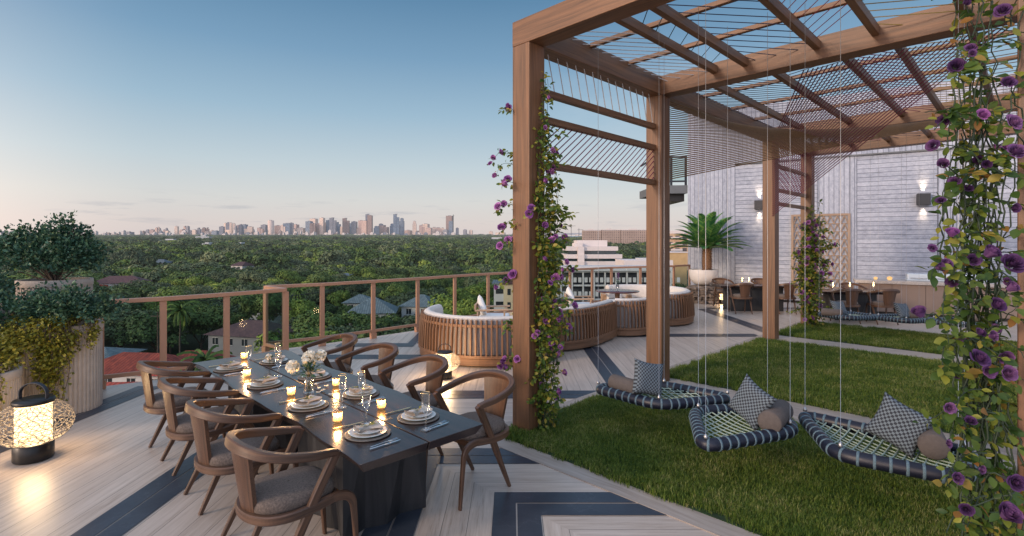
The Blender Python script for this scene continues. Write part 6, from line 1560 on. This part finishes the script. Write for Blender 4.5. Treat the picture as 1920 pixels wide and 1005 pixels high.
# --- skyline
TW = [facade('tower_pink', (.62, .42, .35), (.17, .13, .14), 9., 7., .5, .5), facade('tower_grey', (.26, .25, .28), (.09, .10, .13), 8., 7., .6, .55), facade('tower_glass', (.17, .21, .27), (.07, .10, .15), 10., 8., .7, .6), facade('tower_cream', (.78, .58, .47), (.27, .20, .18), 10., 7., .45, .5), facade('tower_brown', (.30, .20, .18), (.13, .10, .10), 8., 7., .5, .5)]
tn = ['pinkish', 'grey', 'blue-grey glass', 'cream', 'brown']
towers = [ # px0, px1, ytop, material
 (264, 271, 435, 1), (274, 281, 431, 1), (282, 289, 430.5, 0), (292, 296, 427, 0), (296.5, 299, 426, 3), (299.5, 302, 428.5, 1), (306, 310, 431, 0), (310.5, 314.5, 428, 1), (312, 317.5, 433, 3), (328.6, 334, 424.5, 3), (337, 341, 432, 3), (340, 348, 430.5, 0), (345.5, 350, 424.2, 0), (350, 354.5, 424.2, 1), (352, 360, 432, 1), (362, 369, 431, 3), (371, 376, 427.5, 1), (379.5, 386, 427, 4), (388, 392, 427, 4), (386, 394, 434, 3), (396, 400, 432, 3), (400, 411, 433, 2),
 (412.5, 420, 425, 1), (420.8, 425, 418.6, 3), (425, 431, 417.4, 1), (431, 435, 417.6, 3), (426, 436, 431, 3), (437, 441, 419, 3), (440, 444, 424, 1), (444, 451, 422.5, 0), (449, 455, 421, 1), (455, 463, 421, 2), (459, 465, 429, 3), (465, 474, 425, 3), (473, 477, 430, 2), (471, 479, 436, 3),
 (484, 493.5, 427, 0), (491, 500, 421.5, 1), (502.5, 513.5, 413.5, 3), (516, 527, 423, 0), (528, 536, 422, 3), (533, 545, 419, 2), (543, 550, 418, 1), (544, 557, 429.5, 3), (550, 559, 421, 0), (559, 571, 427.5, 3), (575, 585, 415, 2), (583, 594, 410.2, 3), (582, 592, 419, 4), (592, 603, 419, 0), (600.5, 608, 408.5, 3), (605, 613, 418, 4), (606, 620, 427, 3), (612, 622, 413, 2), (619, 630, 408.7, 1), (629, 638, 417, 2), (640, 650, 425, 3), (643, 655, 409.5, 4), (649, 660, 422, 1), (656, 668, 418.5, 2), (660, 669, 415.5, 1), (668, 678, 428, 3), (673, 682, 413.5, 0), (680, 690, 414, 0), (685.5, 696.5, 402, 1), (690, 698, 404, 4),
 (701, 711, 424.5, 2), (709, 720, 420, 1), (713, 728, 423, 0), (731, 740, 420, 2), (738, 748.5, 402, 2), (744, 750, 418, 1), (750, 757.5, 409.5, 2), (760, 771, 432, 0), (772, 784, 432.5, 3), (774, 780.5, 415, 3), (786, 796, 422.5, 0), (793, 804, 420, 3), (800, 809, 427, 0), (809, 820, 426.5, 3), (816, 828, 427, 0), (826, 834, 427.5, 3), (832, 840, 431, 1), (837.5, 849, 404.8, 4), (842, 849, 415, 2), (855, 860, 427.5, 1), (869, 875, 430.5, 1), (880, 886, 432, 3), (917, 924, 434, 3), (930, 947, 436, 3), (2, 8, 434, 1), (8, 17, 440, 1), (17.5, 23, 434.5, 1), (228, 237, 437, 3), (237, 248, 435, 1), (120, 128, 439, 3), (132, 142, 438.5, 1), (146, 156, 437.5, 4), (185, 197, 440, 3), (196, 206, 438, 0)]
r = random.Random(3); seen = {}
def around(px):
    for lim, s_ in ((60, 'at the far left edge'), (260, 'behind the planter shrubs'), (330, 'left of the slim cream tower'), (412, 'between the slim tower and the first cluster'), (480, 'in the first dense cluster'), (560, 'left of the tallest downtown group'), (640, 'in the middle of downtown'), (700, 'in the right half of downtown'), (762, 'around the twin glass towers'), (835, 'in the cream waterfront group'), (852, 'at the tall brown tower'), (1000, 'near the bay')):
        if px < lim: return s_
for i, (a, b, yt, k) in enumerate(towers):
    Y = 6100+r.uniform(-250, 250); x0, x1 = hpos(a, Y), hpos(b, Y); zb = terr(Y)-4; zt = zf(yt, Y); w = (x1-x0)/2
    ht_ = 'tall' if yt < 414 else ('mid-height' if yt < 427 else 'low'); wh = around(a); key = (ht_, tn[k], wh); seen[key] = seen.get(key, 0)+1
    R_ = thing('tower', f'{ht_} {tn[k]} tower {wh}', 'tower', (x0+w, Y, zb), r.uniform(-.5, .5)*.5, 'towers of the city skyline')
    m = MB(); dd = min(w, 35); h_ = zt-zb; kind = r.randrange(4)
    if (a, b) == (502.5, 513.5): m.lathe([(w, 0), (w, h_), (0, h_+2)], 20)
    elif kind == 0 and h_ > 90: m.box(-w, w, -dd, dd, 0, h_*.86); m.box(-w*.72, w*.72, -dd*.7, dd*.7, h_*.86, h_)
    elif kind == 1 and h_ > 90: m.box(-w, w*.1, -dd, dd, 0, h_); m.box(w*.1, w, -dd*.9, dd*.9, 0, h_*.88)
    else: m.box(-w, w, -dd, dd, 0, h_)
    obj('body', m, TW[k], R_)
    if h_ > 60: m = MB(); m.box(-w*.45, w*.35, -dd*.4, dd*.4, h_+.0, h_+6); obj('roof_plant', m, TW[1], R_)
# low town along the tree line: single small buildings
protos = {}
for i in range(260):
    px = r.uniform(0, 975) if i < 235 else r.uniform(850, 1090); Y = r.uniform(5000, 5900) if px < 860 else r.uniform(6000, 6700); wv = r.uniform(1.5, 7.5)*Y/F; hv = (r.uniform(3, 8)*r.choice((1, 1, 1.5)) if px < 860 else r.uniform(2, 5))*Y/F; k = r.choice([0, 3, 3, 1, 3, 0, 4])
    q = protos.get(k)
    if q is None:
        m = MB(); m.box(-.5, .5, -.5, .5, 0, 1); m.box(-.2, .25, -.3, .3, 1, 1.12); q = obj('city_building', m, [WHT, TW[1], TW[2], PKW, TW[4]][k] if k else PKW); protos[k] = q; o = q
    else: o = q.copy(); COL.objects.link(o)
    o.location = (hpos(px, Y), Y, terr(Y)+2); o.scale = (wv, 30, hv+6)
    tag(o, f'small {["pinkish", "grey", "", "cream", "brown"][k]} building along the tree line at the foot of the skyline', 'building', f'small {["pinkish", "grey", "", "cream", "brown"][k]} buildings at the foot of the skyline')
m = MB(); m.lathe([(70, 0), (66, 12), (48, 26), (22, 34), (0, 37)], 24); o = obj('stadium_dome', m, PKW); o.location = (hpos(70, 5200), 5200, terr(5200)+6); tag(o, 'pale domed stadium on the horizon behind the planter shrub', 'stadium')
for px, ytop, Y, lab in ((1071, 421, 2200, 'left thin construction crane on the horizon above the office'), (1085.5, 428, 2400, 'right thin construction crane beside the brown slab block'), (850, 402, 6000, 'construction crane on the tall brown tower')):
    zb = terr(Y); zt = zf(ytop, Y); R_ = thing('tower_crane', lab, 'crane', (hpos(px, Y), Y, zb)); s = Y/F
    m = MB(); m.sweep([(0, 0, 0), (0, 0, zt-zb)], .7*s, .7*s, (0, 1, 0)); obj('mast', m, M['sconce'], R_)
    m = MB(); m.sweep([(-3*s, 0, zt-zb-3*s), (8*s if Y < 5000 else 2*s, 0, zt-zb-2.4*s)], .4*s, .5*s); obj('jib', m, M['sconce'], R_)
